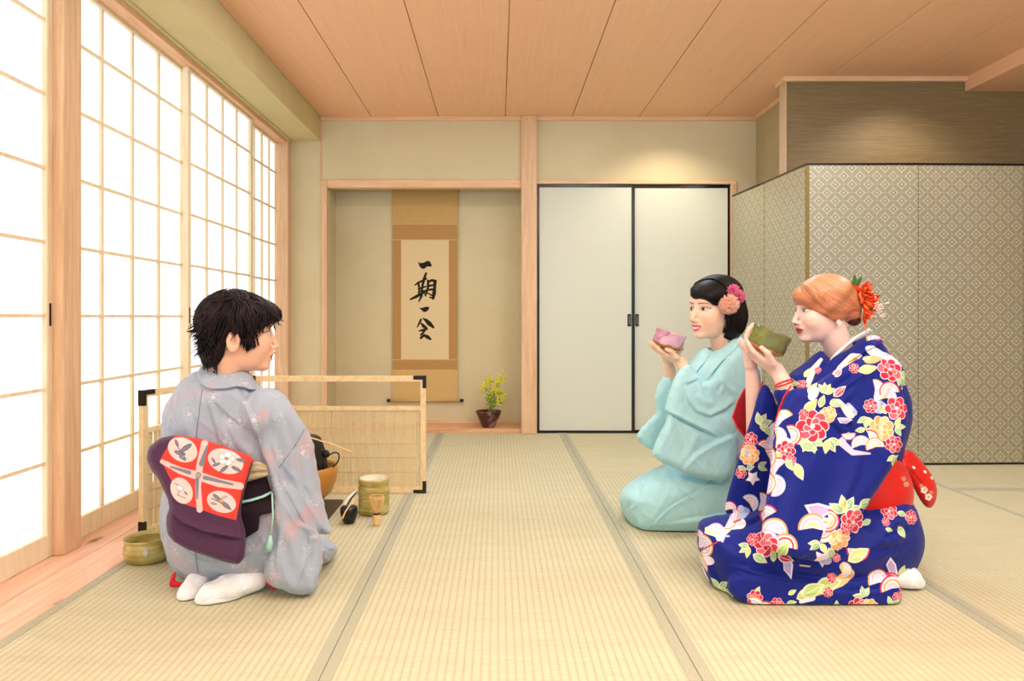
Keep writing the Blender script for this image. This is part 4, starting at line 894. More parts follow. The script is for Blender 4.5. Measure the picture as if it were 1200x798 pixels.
    for (cen, n_, L) in ((hd.w((-.120, .052, .062)), 28, .040), (hd.w((-.130, .050, .022)), 30, .044), (hd.w((-.148, .035, .000)), 24, .038), (hd.w((-.122, .055, -.022)), 16, .034)):
        for q_ in range(3):
            m = MB()
            for i in range(n_//3):
                g = rng.normal(size=3); g /= np.linalg.norm(g); dv = g+ax0*.5; petal(m, np.array(cen), dv, L*rng.uniform(.7, 1.15), .0085, rng.uniform(.1, .5), ax0+rng.normal(size=3)*.2)
            m.build('petals', mo[q_], fo)
    m = MB()
    for i in range(60):
        g = rng.normal(size=3); c_ = hd.w((-.152, .085, -.014 if i % 2 else .008))+g*.0065; m.tube([c_, c_+(g+ax0)*.0035], [.0014, .0024], 5)
    m.build('white_blossoms', plain('white blossom', '#f7e4dc', .6), fo)
    m = MB()
    for (dv, L) in (((.25, .1, 1), .045), ((-.3, .2, .9), .04)): petal(m, hd.w((-.100, .045, .075)), hd.R@np.array(dv), L, .010, .2, ax0)
    m.build('leaf', plain('flower leaf', '#4d7a3a', .5), fo); m = MB(); petal(m, hd.w((-.122, .055, -.03)), np.array([.05, -.05, -1.]), .05, .005, .1, ax0); m.build('petals', mo[1], fo)
    # ---------------- tea bowl
    Rb = np.stack([np.cross([0, 1, 0], ax)/np.linalg.norm(np.cross([0, 1, 0], ax)), np.cross(ax, np.cross([0, 1, 0], ax)/np.linalg.norm(np.cross([0, 1, 0], ax))), ax], 1)
    return bc, ax, Rb
def tea_bowl(name, c, Rb, R, Hh, glaze, clay, foot, label, drip=.012, cat='tea bowl'):
    t = thing(name, c, label, cat, None); rows = 40; prof = []
    out = [(.30, -.5), (.31, -.47), (.36, -.44), (.62, -.43), (.84, -.38), (.95, -.28), (.985, -.15), (.97, .05), (.955, .15), (.975, .3), (1.0, .44), (.995, .5), (.965, .505), (.94, .46), (.92, .2), (.90, -.1), (.80, -.30), (.5, -.37), (0.001, -.38)]
    m = MB(); m.lathe([(a*R, b*Hh) for a, b in out], 56, c, Rb); ob = m.build('glazed_body', glaze, t, origin=c)
    me = ob.data; at = me.attributes.new('hgt', 'FLOAT', 'POINT'); V = np.empty(len(me.vertices)*3); me.vertices.foreach_get('co', V); q = V.reshape(-1, 3)@Rb; at.data.foreach_set('value', (q[:, 2]/Hh).astype(np.float32))
    m = MB().lathe([(.001, -.52*Hh), (.27*R*1.4, -.52*Hh), (.29*R*1.4, -.515*Hh), (.30*R*1.4, -.44*Hh), (.22*R, -.43*Hh)], 40, c, Rb); m.build('foot_ring', foot, t, origin=c)
    return t
def glaze_mat(name, g1, g2, clay, line=-.30, rough=.12, wav=.07, tint=None):
    t = NT(name); a = t.n('ShaderNodeAttribute'); a.attribute_name = 'hgt'; v = t.coords('Object'); n = t.noise(v, 30, 4); n2 = t.noise(v, 14, 1)
    h = t.math('ADD', a.outputs['Fac'], t.math('MULTIPLY', t.math('SUBTRACT', n2, .5), wav*4)); f = t.math('GREATER_THAN', h, line)
    col = t.ramp(n, [(.35, g1), (.65, g2)]); 
    if tint: col = t.mix(t.math('MULTIPLY', t.math('GREATER_THAN', t.noise(v, 9, 1), .56), .6), col, tint)
    t.base(t.mix(f, clay, col)); rr = t.math('SUBTRACT', .75, t.math('MULTIPLY', f, .75-rough)); t.l(rr, t.b.inputs['Roughness']); t.bump(n2, .15, .003); t.b.inputs['Specular IOR Level'].default_value = .6
    return t.m
bc, ax, Rb = build_right()
M_clay = plain('bare clay', '#c98a5a', .8)
tea_bowl('tea_bowl', bc, Rb, .0635, .078, glaze_mat('olive green glaze', '#5d6422', '#7b8236', '#cf8f5c', -.30, tint='#6d6f4c'), None, M_clay, 'olive green glazed tea bowl in the hands of the red-haired woman')
# ================================================================== woman in the turquoise kimono
M_turq = (lambda t: (t.base(t.mix(t.noise(t.coords('Object', (400, 400, 60)), 3, 3), '#9dd2da', '#b2e1e8')), t.bump(t.noise(t.coords('Object', (1, 1, 1)), 600, 2), .12, .001), t.b.inputs.__getitem__('Sheen Weight').__setattr__('default_value', .15), t.set(.72, .2))[-1])(NT('turquoise silk'))
M_turqc = plain('turquoise collar silk', '#a9dbe3', .7, .2, var=.03, nscale=300, bump=.1)
M_lilac = plain('lilac lining', '#b9b6cb', .75, .15, var=.04)
def build_mid():
    hd = Head(W(836, 361.5, 2.8), frame((-.90, -.40), .02, .03), 1.03, smile=1.1, jaw=.95, lip=.9, nose=.9)
    nk0, nk1 = hd.w((-.03, 0, -.055)), W(850, 425, 2.86); sl, sr = W(868, 440, 2.78), W(826, 438, 2.96); el, er = W(838, 492, 2.74), W(800, 490, 2.96)
    ax = np.array([math.sin(.30), -.06, math.cos(.30)]); ax /= np.linalg.norm(ax); bc = W(783.5, 399, 2.86)
    hf, hn = np.array([-.90, -.03, .36]), np.array([.36, .08, .9]); wl = bc-ax*.032-hn*.028-hf*.082
    hands = lambda p: np.minimum(hand_sdf(p, wl, hf, hn, [(.15, .2, .2, -.08), (.12, .2, .2, -.02), (.12, .2, .2, .04), (.12, .25, .2, .12)], .88, 1,
                      (wl+hf*.035-np.array([0, .030, -.008]), wl+hf*.062+np.array([0, -.046, .022]), wl+hf*.084+np.array([0, -.050, .022]))),
                      hand_sdf(p, W(783, 425, 2.955), np.array([-.25, -.1, 1.0]), np.array([.5, -.8, .2]), [(.5, .7, .5, -.06), (.5, .7, .5, -.02), (.5, .7, .5, .04), (.5, .7, .5, .10)], .80, -1,
                      (W(789, 420, 2.96), W(795, 413, 2.93), W(800.5, 408.5, 2.905))))
    def body(p):
        gd = np.sqrt(((p-hd.c)**2).sum(-1))-.18; m = gd < .03; out = gd+.02
        if m.any(): out[m] = hd.sdf(p[m])
        d = smin(out, cone(p, nk0, nk1, .041, .050), .016)
        hc = (wl+bc)/2; g2 = np.sqrt(((p-hc)**2).sum(-1))-.20; m = g2 < .03; h = g2+.02
        if m.any(): h[m] = hands(p[m])
        arm = np.minimum(chain(p, [sl, el, wl+hf*.006], [.046, .037, .023], .01), chain(p, [sr, er, W(784, 430, 2.955)], [.045, .037, .0225], .01))
        arm = smin(arm, h, .012); d = smin(d, arm, .01)
        t = smin(ell(p, W(852, 478, 2.88), (.11, .13, .15)), ell(p, W(868, 540, 2.92), (.12, .14, .15)), .05); t = smin(t, cone(p, sl, sr, .045, .045), .05); d = smin(d, t, .03)
        hip = np.array([1.02, 2.95, .17])
        for s_ in (-1, 1):
            kn = np.array([.645, 2.93+.12*s_, .085]); ft = np.array([1.17, 2.88+.15*(s_+1)/2, .045])
            d = smin(d, cone(p, hip+np.array([0, .09*s_, -.02]), kn, .085, .058), .03); k2 = kn*1; k2[2] = .062; d = smin(d, chain(p, [k2, ft+np.array([-.12, 0, .01]), ft], [.055, .042, .03], .01), .01)
        return d
    V, Fq = nets(body, (.45, 2.6, -.02), (1.35, 3.3, 1.05), .0025); V = relax(V, Fq, 1, .35)
    o = mkobj('person', V, Fq, M_skin, None, True, origin=(.85, 2.92, 0)); P = o
    tag(o, 'kneeling smiling woman in a turquoise kimono holding up a pink bowl, dark bobbed hair', 'person')
    vcol(o, hd.paint(V, '#f3cdb4', '#d4606a', '#3a2a22', '#1e120c', '#f08f82', teeth=True, shadow='#c98a7a', liner=.0002))
    torso = Pillow([(860, 392), (876, 398), (889, 420), (894, 455), (893, 500), (889, 545), (840, 560), (800, 540), (792, 500), (794, 460), (802, 430), (812, 418), (826, 407), (836, 410), (846, 400)], 2.88, .15, .12)
    neckhole = lambda p: cone(p, nk0+np.array([0, 0, .03]), nk1+np.array([-.02, -.02, .0]), .051, .060)
    lap = Pillow([(724, 580), (745, 560), (781, 543), (810, 532), (870, 530), (905, 560), (915, 600), (905, 640), (770, 640), (745, 630), (733, 605)], 2.98, .26, .15)
    sn = Pillow([(806, 424), (794, 437), (786, 455), (778, 479), (784, 487), (772, 513), (764, 530), (770, 538), (786, 545), (806, 554), (826, 561), (857, 564), (863, 540), (862, 510), (871, 485), (884, 455), (880, 418), (868, 404), (858, 410), (846, 428), (836, 442), (826, 448), (815, 440)], 2.72, .045, .035, tilt=(.10, .10))
    sf = Pillow([(779, 438), (770, 453), (767, 466), (770, 484), (764, 489), (746, 508), (747, 515), (764, 529), (790, 525), (802, 480), (794, 450)], 2.93, .035, .025, tilt=(0, .0))
    cuffn = lambda p: cone(p, W(806, 445, 2.74), W(796, 418, 2.80), .026, .033)
    def kim(p):
        t = smax(torso(p), -neckhole(p), .012); l = smin(lap(p), ell(p, (1.02, 2.93, .2), (.17, .2, .17)), .05); l = smax(l, .004-p[..., 2], .006)
        s_ = smin(sn(p), cone(p, W(868, 446, 2.80), el, .064, .060), .03); s_ = smin(s_, cone(p, el, W(805, 440, 2.78), .058, .036), .025); s_ = smax(s_, -cuffn(p), .004)
        f_ = smin(sf(p), cone(p, sr, er, .056, .05), .03); f_ = smax(f_, -cone(p, W(785, 470, 2.945), W(784, 420, 2.955), .026, .034), .004)
        d = smin(t, l, .018); d = smin(d, s_, .006); return smin(d, f_, .004)
    V, Fq = nets(kim, (.40, 2.55, -.02), (1.42, 3.35, .86), .0045); V = relax(V, Fq, 1, .5)
    V = folds(V, Fq, [
        ([(858, 412), (848, 425), (838, 437), (826, 442)], 4, -.012, 's'), ([(842, 442), (850, 452), (862, 462)], 4, .010, 'r'), ([(843, 440), (846, 452), (842, 462)], 3.5, -.010, 's'), ([(822, 446), (826, 454), (828, 460)], 2.5, -.012, 'r'),
        ([(802, 450), (806, 470), (816, 482), (832, 488), (850, 480), (862, 470)], 5, -.014, 's'), ([(815, 462), (824, 470), (838, 474)], 5, .008, 'r'), ([(820, 443), (810, 448), (802, 450)], 4, .008, 's'),
        ([(779, 480), (800, 492), (820, 502), (840, 511)], 4.5, -.018, 's'), ([(862, 508), (835, 520), (815, 532), (803, 546)], 6, -.014, 's'), ([(793, 490), (800, 515), (803, 535)], 6, -.006, 'r'), ([(820, 505), (812, 520), (806, 540)], 5, .006, 'r'),
        ([(794, 445), (792, 465), (800, 490)], 8, .005, 'r'), ([(782, 490), (774, 515), (767, 530)], 4, -.006, 's'), ([(768, 500), (758, 515)], 4, .004, 'r'),
        ([(833, 562), (815, 578), (785, 595), (760, 620)], 3, -.007, 's'), ([(810, 555), (780, 562), (752, 580)], 8, .007, 'r'), ([(732, 600), (745, 590), (760, 560)], 5, .006, 's'), ([(850, 568), (820, 566), (795, 560)], 5, -.010, 's'), ([(862, 600), (830, 606), (790, 612)], 6, -.008, 's'), ([(738, 585), (742, 605), (756, 624)], 5, -.008, 's')])
    k = mkobj('turquoise_kimono', V, Fq, M_turq, P, True)
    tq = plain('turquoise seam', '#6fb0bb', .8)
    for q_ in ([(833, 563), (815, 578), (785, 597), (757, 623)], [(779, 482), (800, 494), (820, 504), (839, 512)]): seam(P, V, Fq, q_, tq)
    cut = lambda p: smax(-neckhole(p)+.0005, p[..., 1]-3.0, .002)
    band(P, torso, [(848, 396), (866, 388), (872, 398), (858, 412), (842, 428), (828, 446), (818, 458), (810, 452), (818, 436), (830, 420), (840, 406)], .010, 'kimono_collar', M_turqc, 2.82, (.70, 2.55, .5), (1.15, 3.05, .86), cut=cut)
    band(P, torso, [(830, 404), (838, 410), (826, 424), (816, 436), (806, 450), (802, 440), (812, 422)], .007, 'kimono_collar', M_turqc, 2.92, (.65, 2.65, .5), (1.05, 3.1, .86), cut=lambda p: -neckhole(p)+.0005)
    Lp = Pillow([(779, 441), (772, 452), (769, 466), (771, 482), (777, 478), (781, 462)], 2.965, .02, .015, it=1); V, Fq = nets(Lp, (.55, 2.9, .40), (.8, 3.03, .70), .004, slack=1.5); mkobj('sleeve_lining', V, Fq, M_lilac, P, True)
    L2 = Pillow([(862, 508), (868, 512), (869, 535), (864, 541), (860, 530)], 2.74, .02, .01, it=1); V, Fq = nets(L2, (.85, 2.68, .2), (1.0, 2.8, .45), .004, slack=1.5); mkobj('sleeve_lining', V, Fq, M_lilac, P, True)
    # bobbed hair with a swept fringe
    def hairf(p):
        q = hd.loc(p); x, y, z = q.T
        d = ell(q, (-.022, 0, .034), (.106, .090, .094)); d = smin(d, ell(q, (.030, .0, .052), (.070, .070, .052)), .02)
        low = smin(ell(q, (-.055, .0, -.045), (.070, .092, .085)), ell(q, (-.050, 0, -.02), (.085, .095, .08)), .02); low = smax(low, -(z+.125), .01); d = smin(d, low, .02)
        d = smin(d, ell(q, (.050, .040, .045), (.040, .036, .034)), .012)
        zb = np.where(y > -.02, np.interp(x, [-.2, -.045, -.03, -.012, .006, .03, .05, .075, .11, .13], [-.3, -.3, -.13, -.105, .010, .010, .014, .030, .062, .078]), np.interp(x, [-.2, -.06, -.03, .0, .03, .07, .1], [-.3, -.3, -.12, .0, .04, .07, .085]))
        return smax(d, (zb-z)*.6, .004)*hd.k
    M_dk = vcol_mat('dark brown hair', .48, .2)
    V, Fq = nets(hairf, hd.c-.20, hd.c+.20, .0032, slack=1.4); V = relax(V, Fq, 1)
    hc = lambda V, u: np.array(lin('#120c0a')[:3])*(.5+3.0*u**3)[:, None]
    h0 = mkobj('hair', V, Fq, M_dk, P, True); vcol(h0, hc(V, np.full(len(V), .3)))
    rng = np.random.default_rng(4); nn = 1500; t_ = rng.uniform(-.09, .075, nn)
    roots = hd.w(np.stack([t_, -.02+rng.normal(0, .006, nn), .13*np.ones(nn)], 1))
    def flow(P_, t):
        q = hd.loc(P_); x, y, z = q.T; sd = np.where(y > -.02, 1., -1.); fr = np.clip((x-.0)/.05, 0, 1)*(z > .0)
        return np.stack([-.1-.75*fr*(sd > 0), sd*np.where(z > .02, .9, .05), np.where(z > .05, -.35, -1.0)+.4*fr], 1)@hd.R.T
    fibres('hair_strands', hairf, roots, flow, h0, M_dk, 26, .011, .0019, (-.0002, .0034), None, .06, 4, lambda Q: hd.loc(Q)[:, 2] < -.122, 6, colors=hc)
    for (loc, q, c, c2, nm) in (((.004, .088, .018), .040, '#f3b9a2', '#f7cdb8', 'pale pink pompom flower'), ((-.018, .086, .066), .027, '#dd5f8a', '#e884a2', 'pink pompom flower'), ((-.044, .087, .046), .027, '#d64f80', '#e2779c', 'pink pompom flower')):
        fo = bpy.data.objects.new('hair_flower', None); COL.objects.link(fo); c0 = hd.w(loc); fo.parent = P; fo.location = Vector(c0)-Vector(world_loc(P)); fo['label'] = nm
        for k_ in range(2):
            m = MB(); rg = np.random.default_rng(k_+9)
            for i in range(240):
                g = rg.normal(size=3); g /= np.linalg.norm(g); b0 = c0+g*q*.45; e = c0+g*q*rg.uniform(.92, 1.08)
                m.tube([b0, (b0+e)/2+rg.normal(size=3)*.001, e], [.0010, .0019, .0010], 5)
            m.build('petals', plain(nm+str(k_), c if k_ else c2, .6), fo)
        MB().sphere(c0, q*.62, 14, 10).build('flower_core', plain(nm+'core', c, .7), fo)
    return bc, ax
bm_, am_ = build_mid(); _x = np.cross([0, 1, 0], am_); _x /= np.linalg.norm(_x); Rm = np.stack([_x, np.cross(am_, _x), am_], 1)
tea_bowl('tea_bowl', bm_, Rm, .0625, .072, glaze_mat('rose glaze', '#b0708c', '#cf9db4', '#b0743c', -.26, wav=.14, tint='#e3c3d6'), None, plain('brown clay', '#9a5f2e', .8), 'mottled rose pink tea bowl in the hands of the woman in turquoise')
# ================================================================== host in the pale grey kimono
def grey_mat():
    t = NT('grey-blue patterned silk'); v = t.coords('Object'); a = t.noise(v, 11, 2, .5); b = t.noise(v, 500, 2)
    vo = t.n('ShaderNodeTexVoronoi'); vo.inputs['Scale'].default_value = 17; t.l(v, vo.inputs['Vector']); n2 = t.noise(v, 60, 2, .5, 1.5)
    col = t.mix(t.math('MULTIPLY', b, .4), '#9eabbc', '#abb7c6'); m = t.n('ShaderNodeMapRange'); m.inputs['From Min'].default_value = .54; m.inputs['From Max'].default_value = .66; t.l(a, m.inputs['Value'])
    col = t.mix(t.math('MULTIPLY', m.outputs[0], .75), col, '#bb9fa6'); ln = t.math('LESS_THAN', t.math('ABSOLUTE', t.math('SUBTRACT', n2, .5)), .018)
    nr = t.math('LESS_THAN', vo.outputs['Distance'], .40); col = t.mix(t.math('MULTIPLY', t.math('MULTIPLY', ln, nr), .55), col, '#e6e9ee')
    st = t.math('LESS_THAN', vo.outputs['Distance'], .13); col = t.mix(t.math('MULTIPLY', st, .45), col, '#dfe3ea')
    t.base(col); t.bump(b, .12, .001); t.b.inputs['Sheen Weight'].default_value = .15; return t.set(.65, .25)
M_grey = grey_mat()
OX0, OY0, OW, OH = 160, 500, 150, 170
def obi_art():
    r = Ras(OW, OH, 5, '#4b2a48').org(OX0, OY0); red, pk, gy = '#dd4034', '#e6c0bb', '#7d7f8e'
    r.poly([(205, 509), (240, 513), (299, 535), (293, 545), (283, 575), (275.5, 609), (256, 604), (236, 597), (214, 590), (205, 571), (188, 538), (196, 524)], red)
    r.line([(240, 519), (234, 546), (232, 570), (234, 597)], [4, 4, 3.5, 3.5], pk); r.line([(190, 541), (212, 552), (233, 558), (256, 566), (281, 570)], [2.5, 4, 5, 5, 4], pk)
    r.line([(243, 522), (236, 544)], [1, 3], gy); r.line([(231, 562), (231, 584)], [2.5, 1], gy); r.line([(200, 547), (222, 554)], [1, 2.4], gy); r.line([(240, 560), (272, 568)], [2.5, 1.2], gy); r.ell(232.5, 557, 3.4, 3.8, '#8f90a8'); r.ell(232.5, 557, 1.5, 1.6, '#e2a04a')
    for (x, y, a, b, t) in ((214, 527, 18, 14, .5), (264, 541, 21, 14, .35), (213, 575, 12, 16, -.5), (259, 588, 17, 12, .35)): r.ell(x, y, a, b, '#e9cdc8', t)
    def lf(x, y, L, t, c=gy):
        r.ell(x, y, L, L*.36, '#5b5d70', t); r.ell(x, y, L*.86, L*.24, c, t)
    lf(207, 519, 5, 1.2); lf(218, 525, 8, -.6); lf(211, 531, 7, .3); lf(214, 537, 5, .6); r.line([(207, 521), (213, 531), (218, 538)], .5, '#5b5d70')
    for k in range(5): r.ell(265+5*math.cos(k*1.257), 538+4.4*math.sin(k*1.257), 5, 4, '#8b8c9c'); r.ell(265+5*math.cos(k*1.257), 538+4.4*math.sin(k*1.257), 4.4, 3.4, '#fbf4f2')
    r.ell(265, 538, 2.4, 2, '#a58a90'); lf(253, 545, 5, -.3); lf(250, 540, 4, 1); lf(262, 550, 6, -.7); lf(276, 550, 6, .5); lf(282, 540, 6, .2)
    r.line([(205, 566), (213, 572), (208, 580), (218, 584)], .5, gy); r.ell(211, 572, 4.4, 3, gy, .5); r.ell(211, 572, 3.8, 2.4, '#fbf4f2', .5); lf(218, 578, 3, .9)
    r.line([(248, 584), (260, 590), (270, 597)], [.8, .8, .8], gy); lf(254, 583, 6, .7); lf(264, 592, 7, .7); lf(250, 590, 4, .2, '#8fb0a0'); r.ell(259, 587, 2, 2, '#e2a04a'); lf(262, 583, 4, -.4, '#b5c4c8')
    return r.image('obi knot painting')
M_knot = image_mat('purple obi with red painting', obi_art(), .6, .2, .1, .2, ext='EXTEND')
M_dkobi = plain('black plum obi', '#1d0e1a', .7, .2, var=.1)
def build_left():
    hd = Head(W(283, 390, 2.2), frame((.90, .42), .02, 0.0), 1.04, smile=.5, jaw=1.0, lip=.9, nose=.85)
    nk0, nk1 = hd.w((-.035, 0, -.06)), W(258, 446, 2.26)
    sr, sl = W(312, 484, 2.16), W(223, 482, 2.36); er, el = W(340, 520, 2.23), W(262, 540, 2.55); wr, wl = W(326, 548, 2.42), W(312, 550, 2.54)
    def body(p):
        gd = np.sqrt(((p-hd.c)**2).sum(-1))-.18; m = gd < .03; out = gd+.02
        if m.any(): out[m] = hd.sdf(p[m])
        d = smin(out, cone(p, nk0, nk1, .048, .054), .018)
        ff = np.array([.1, .95, -.25]); h = np.minimum(hand_sdf(p, wr, ff, np.array([-.9, 0, -.3]), [(.4, .5, .3, -.05), (.4, .5, .3, 0), (.4, .5, .3, .04), (.4, .5, .3, .1)], .9, 1), hand_sdf(p, wl, ff*[3, 1, 1], np.array([.3, -.3, -.9]), [(.4, .5, .3, -.05), (.4, .5, .3, 0), (.4, .5, .3, .04), (.4, .5, .3, .1)], .9, -1))
        arm = np.minimum(chain(p, [sr, er, wr], [.048, .038, .0235], .01), chain(p, [sl, el, wl], [.046, .037, .0235], .01)); d = smin(d, smin(arm, h, .012), .01)
        t = smin(ell(p, W(262, 510, 2.3), (.12, .12, .16)), ell(p, W(260, 590, 2.34), (.13, .13, .16)), .05); t = smin(t, cone(p, sr, sl, .05, .05), .05); d = smin(d, t, .03)
        hip = np.array([-.88, 2.34, .19]); fw = np.array([.25, .97, 0]); lt = np.array([-.97, .25, 0])
        for s_ in (-1, 1):
            kn = hip+fw*.30+lt*.075*s_; kn[2] = .085; ft = np.array([-.90, 2.20, .045])+lt*.06*s_
            d = smin(d, cone(p, hip+lt*.09*s_-np.array([0, 0, .03]), kn, .085, .058), .03); k2 = kn*1; k2[2] = .062; d = smin(d, chain(p, [k2, ft+fw*.10+np.array([0, 0, .01]), ft], [.055, .038, .025], .01), .01)
        return d
    V, Fq = nets(body, (-1.25, 1.95, -.02), (-.35, 2.95, 1.0), .0024); V = relax(V, Fq, 1, .35)
    o = mkobj('person', V, Fq, M_skin, None, True, origin=(-.83, 2.35, 0)); P = o
    tag(o, 'kneeling woman with short black hair in a pale grey kimono, seen from behind', 'person')
    vcol(o, hd.paint(V, '#eebc9e', '#a83a44', '#3a2620', '#1e120c', '#e58068', shadow='#a5705a'))
    # kimono
    torso = Pillow([(234, 434), (252, 428), (275, 431), (292, 438), (304, 455), (322, 466), (340, 482), (352, 505), (345, 560), (335, 610), (290, 650), (210, 640), (197, 600), (192, 560), (190, 520), (190, 492), (197, 474), (208, 452), (222, 440)], 2.28, .16, .13)
    neckhole = lambda p: cone(p, nk0+np.array([0, 0, .03]), nk1+np.array([.0, .0, .0]), .058, .060)
    low = Pillow([(195, 570), (189, 600), (193, 645), (205, 672), (232, 686), (270, 690), (312, 680), (345, 660), (360, 620), (345, 575), (270, 560)], 2.30, .22, .12)
    sk = Pillow([(330, 600), (372, 620), (392, 638), (396, 646), (384, 662), (350, 672), (320, 660)], 2.45, .22, .10)
    s1 = Pillow([(330, 470), (350, 488), (365, 510), (371, 545), (378, 585), (385, 612), (390, 626), (378, 627), (355, 622), (335, 600), (320, 580), (312, 550), (312, 500)], 2.16, .05, .035, tilt=(.25, .0))
    s2 = Pillow([(316, 555), (324, 578), (321, 605), (319, 630), (307, 672), (316, 685), (330, 690), (344, 697), (358, 698), (371, 692), (374, 676), (379, 652), (374, 625), (360, 600), (345, 570)], 2.12, .045, .032, tilt=(.15, .0))
    knees = lambda p: chain(p, [np.array([-.9, 2.36, .2]), np.array([-.81, 2.62, .11])], [.185, .115])
    def kim(p):
        t = smax(torso(p), -neckhole(p), .012); l = smin(low(p), knees(p), .05); l = smin(l, sk(p), .02); l = smax(l, .004-p[..., 2], .006)
        s_ = smin(s1(p), cone(p, sr, er+np.array([0, 0, -.02]), .075, .055), .03); s_ = smin(s_, cone(p, er, wr, .052, .045), .03)
        lf_ = smin(cone(p, sl, el, .066, .060), cone(p, el, wl, .06, .045), .03)
        d = smin(t, l, .02); d = smin(d, lf_, .05); d = smin(d, s2(p), .004); return smin(d, s_, .007)
    V, Fq = nets(kim, (-1.30, 1.93, -.02), (-.30, 2.95, .80), .0044); V = relax(V, Fq, 1, .5)
    V = folds(V, Fq, [
        ([(237, 455), (234, 480), (231, 500), (230, 516)], 2, -.004, 's'), ([(240, 460), (250, 490), (258, 520)], 7, -.007, 's'), ([(250, 480), (262, 500), (275, 528)], 6, .008, 's'), ([(212, 455), (213, 480), (218, 512)], 8, .006, 'r'), ([(222, 450), (225, 480), (226, 512)], 6, -.005, 'r'),
        ([(290, 480), (300, 505), (312, 530), (318, 552)], 8, -.012, 's'), ([(318, 478), (314, 500), (316, 530), (326, 560), (333, 590)], 8, .012, 's'), ([(300, 505), (296, 530), (286, 545)], 7, .006, 's'), ([(262, 495), (280, 520), (302, 540)], 7, .007, 'r'), ([(342, 480), (352, 490), (362, 500)], 6, .006, 's'), ([(357, 503), (345, 525), (326, 550)], 2, -.003, 's'),
        ([(328, 560), (335, 585), (350, 612), (372, 622)], 7, .014, 's'), ([(322, 580), (330, 610), (345, 640), (352, 680)], 9, .010, 'r'), ([(345, 600), (358, 630), (362, 665)], 8, -.010, 'r'), ([(318, 640), (330, 665), (345, 690)], 8, .006, 'r'), ([(372, 628), (362, 630), (358, 640)], 4, -.010, 's'),
        ([(229, 650), (232, 668), (236, 682)], 2, -.004, 's'), ([(285, 650), (300, 640), (312, 622)], 7, .006, 's'), ([(200, 590), (205, 640), (225, 675)], 9, .006, 'r'), ([(378, 640), (388, 645), (394, 640)], 3, -.006, 's'), ([(270, 440), (285, 465), (298, 490), (306, 520)], 7, .006, 's'), ([(244, 462), (262, 482), (285, 500)], 6, -.005, 's'), ([(205, 470), (202, 495), (206, 512)], 6, -.006, 's'), ([(335, 500), (344, 530), (352, 570), (370, 605)], 8, .007, 's'), ([(322, 500), (330, 540), (340, 580)], 6, -.006, 'r'), ([(365, 640), (355, 670), (350, 692)], 5, .008, 's'), ([(330, 610), (325, 640), (322, 670)], 6, -.007, 's'), ([(245, 655), (262, 672), (290, 676)], 6, -.005, 's'), ([(215, 640), (235, 655), (262, 660)], 7, .005, 's')])
    V = V; k = mkobj('grey_kimono', V, Fq, M_grey, P, True)
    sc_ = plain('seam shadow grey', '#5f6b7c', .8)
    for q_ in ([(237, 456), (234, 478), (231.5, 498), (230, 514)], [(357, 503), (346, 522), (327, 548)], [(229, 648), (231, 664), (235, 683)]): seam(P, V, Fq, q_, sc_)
    band(P, torso, [(232, 446), (232, 430), (246, 422), (275, 424), (292, 433), (303, 454), (296, 458), (280, 452), (262, 456), (244, 456)], .012, 'kimono_collar', M_grey, 2.20, (-1.1, 1.95, .55), (-.6, 2.5, .80), cut=lambda p: smax(-neckhole(p)+.0005, p[..., 1]-2.4, .002), thick=.016)
    # obi: dark wrap, cream sash, mint cord, painted knot
    ob = lambda p: smax(smin(torso(p), ell(p, W(285, 585, 2.27), (.14, .17, .2)), .02), -1-p[..., 0]*0, .01)
    base = lambda p: smin(torso(p), low(p), .02)-.006
    o = band(P, base, [(270, 548), (300, 545), (324, 550), (325, 585), (320, 600), (304, 603), (303, 620), (287, 630), (272, 634), (262, 600)], .008, 'obi', M_dkobi, 2.14, (-1.05, 1.9, .1), (-.6, 2.4, .5), thick=.025, it=0, cut=lambda p: p[..., 1]-2.28)
    o = band(P, base, [(272, 540), (300, 541), (313, 545), (317, 556), (300, 560), (280, 566), (272, 562)], .015, 'cream_obi_sash', plain('cream sash', '#cdbb97', .8, .1, var=.12, nscale=60), 2.14, (-1.05, 1.9, .3), (-.6, 2.4, .55), thick=.03, strokes=[([(285, 553), (300, 552), (314, 551)], 2, -.006, 's'), ([(285, 560), (300, 556), (314, 555)], 2, .005, 's'), ([(285, 548), (300, 547), (312, 548)], 2, .005, 's')])
    kn = Pillow([(171, 530), (176, 520), (188, 512), (205, 509), (238, 514), (270, 526), (298, 536), (295, 546), (286, 575), (280, 600), (288, 626), (284, 660), (262, 657), (224, 645), (197, 631), (194, 608), (200, 592), (186, 562), (172, 543)], 2.08, .045, .022, tilt=(-.15, .12), it=1)
    V, Fq = nets(kn, (-1.25, 1.85, .05), (-.65, 2.3, .6), .0038); V = relax(V, Fq, 1)
    V = folds(V, Fq, [([(200, 598), (215, 612), (240, 622), (265, 628), (286, 632)], 3.5, -.016, 's'), ([(203, 604), (225, 618), (262, 626)], 6, .006, 'r'), ([(292, 548), (284, 578), (279, 604)], 4, .004, 's'), ([(176, 530), (190, 552), (204, 588)], 8, .005, 'r')], .35)
    o = mkobj('obi_knot', V, Fq, M_knot, P, True); pxuv(o, OX0, OY0, OW, OH, 2.06)
    mint = plain('mint cord', '#a9d6cc', .6)
    MB().tube([W(280, 589, 2.055), W(295, 586, 2.06), (W(308, 582, 2.075)), W(322, 575, 2.10)], .0042, 8).tube([W(319, 578, 2.07), W(320, 605, 2.06), W(317, 628, 2.06)], .0028, 6).build('obi_cord', mint, P)
    m = MB()
    for i in range(22): a = i*.285; m.tube([W(317, 626, 2.06), W(316+3*math.cos(a), 636, 2.06+.006*math.sin(a)), W(313.5+5*math.cos(a), 646+1.0*math.sin(a*3), 2.06+.01*math.sin(a))], [.002, .0022, .0014], 5)
    m.build('tassel', mint, P)
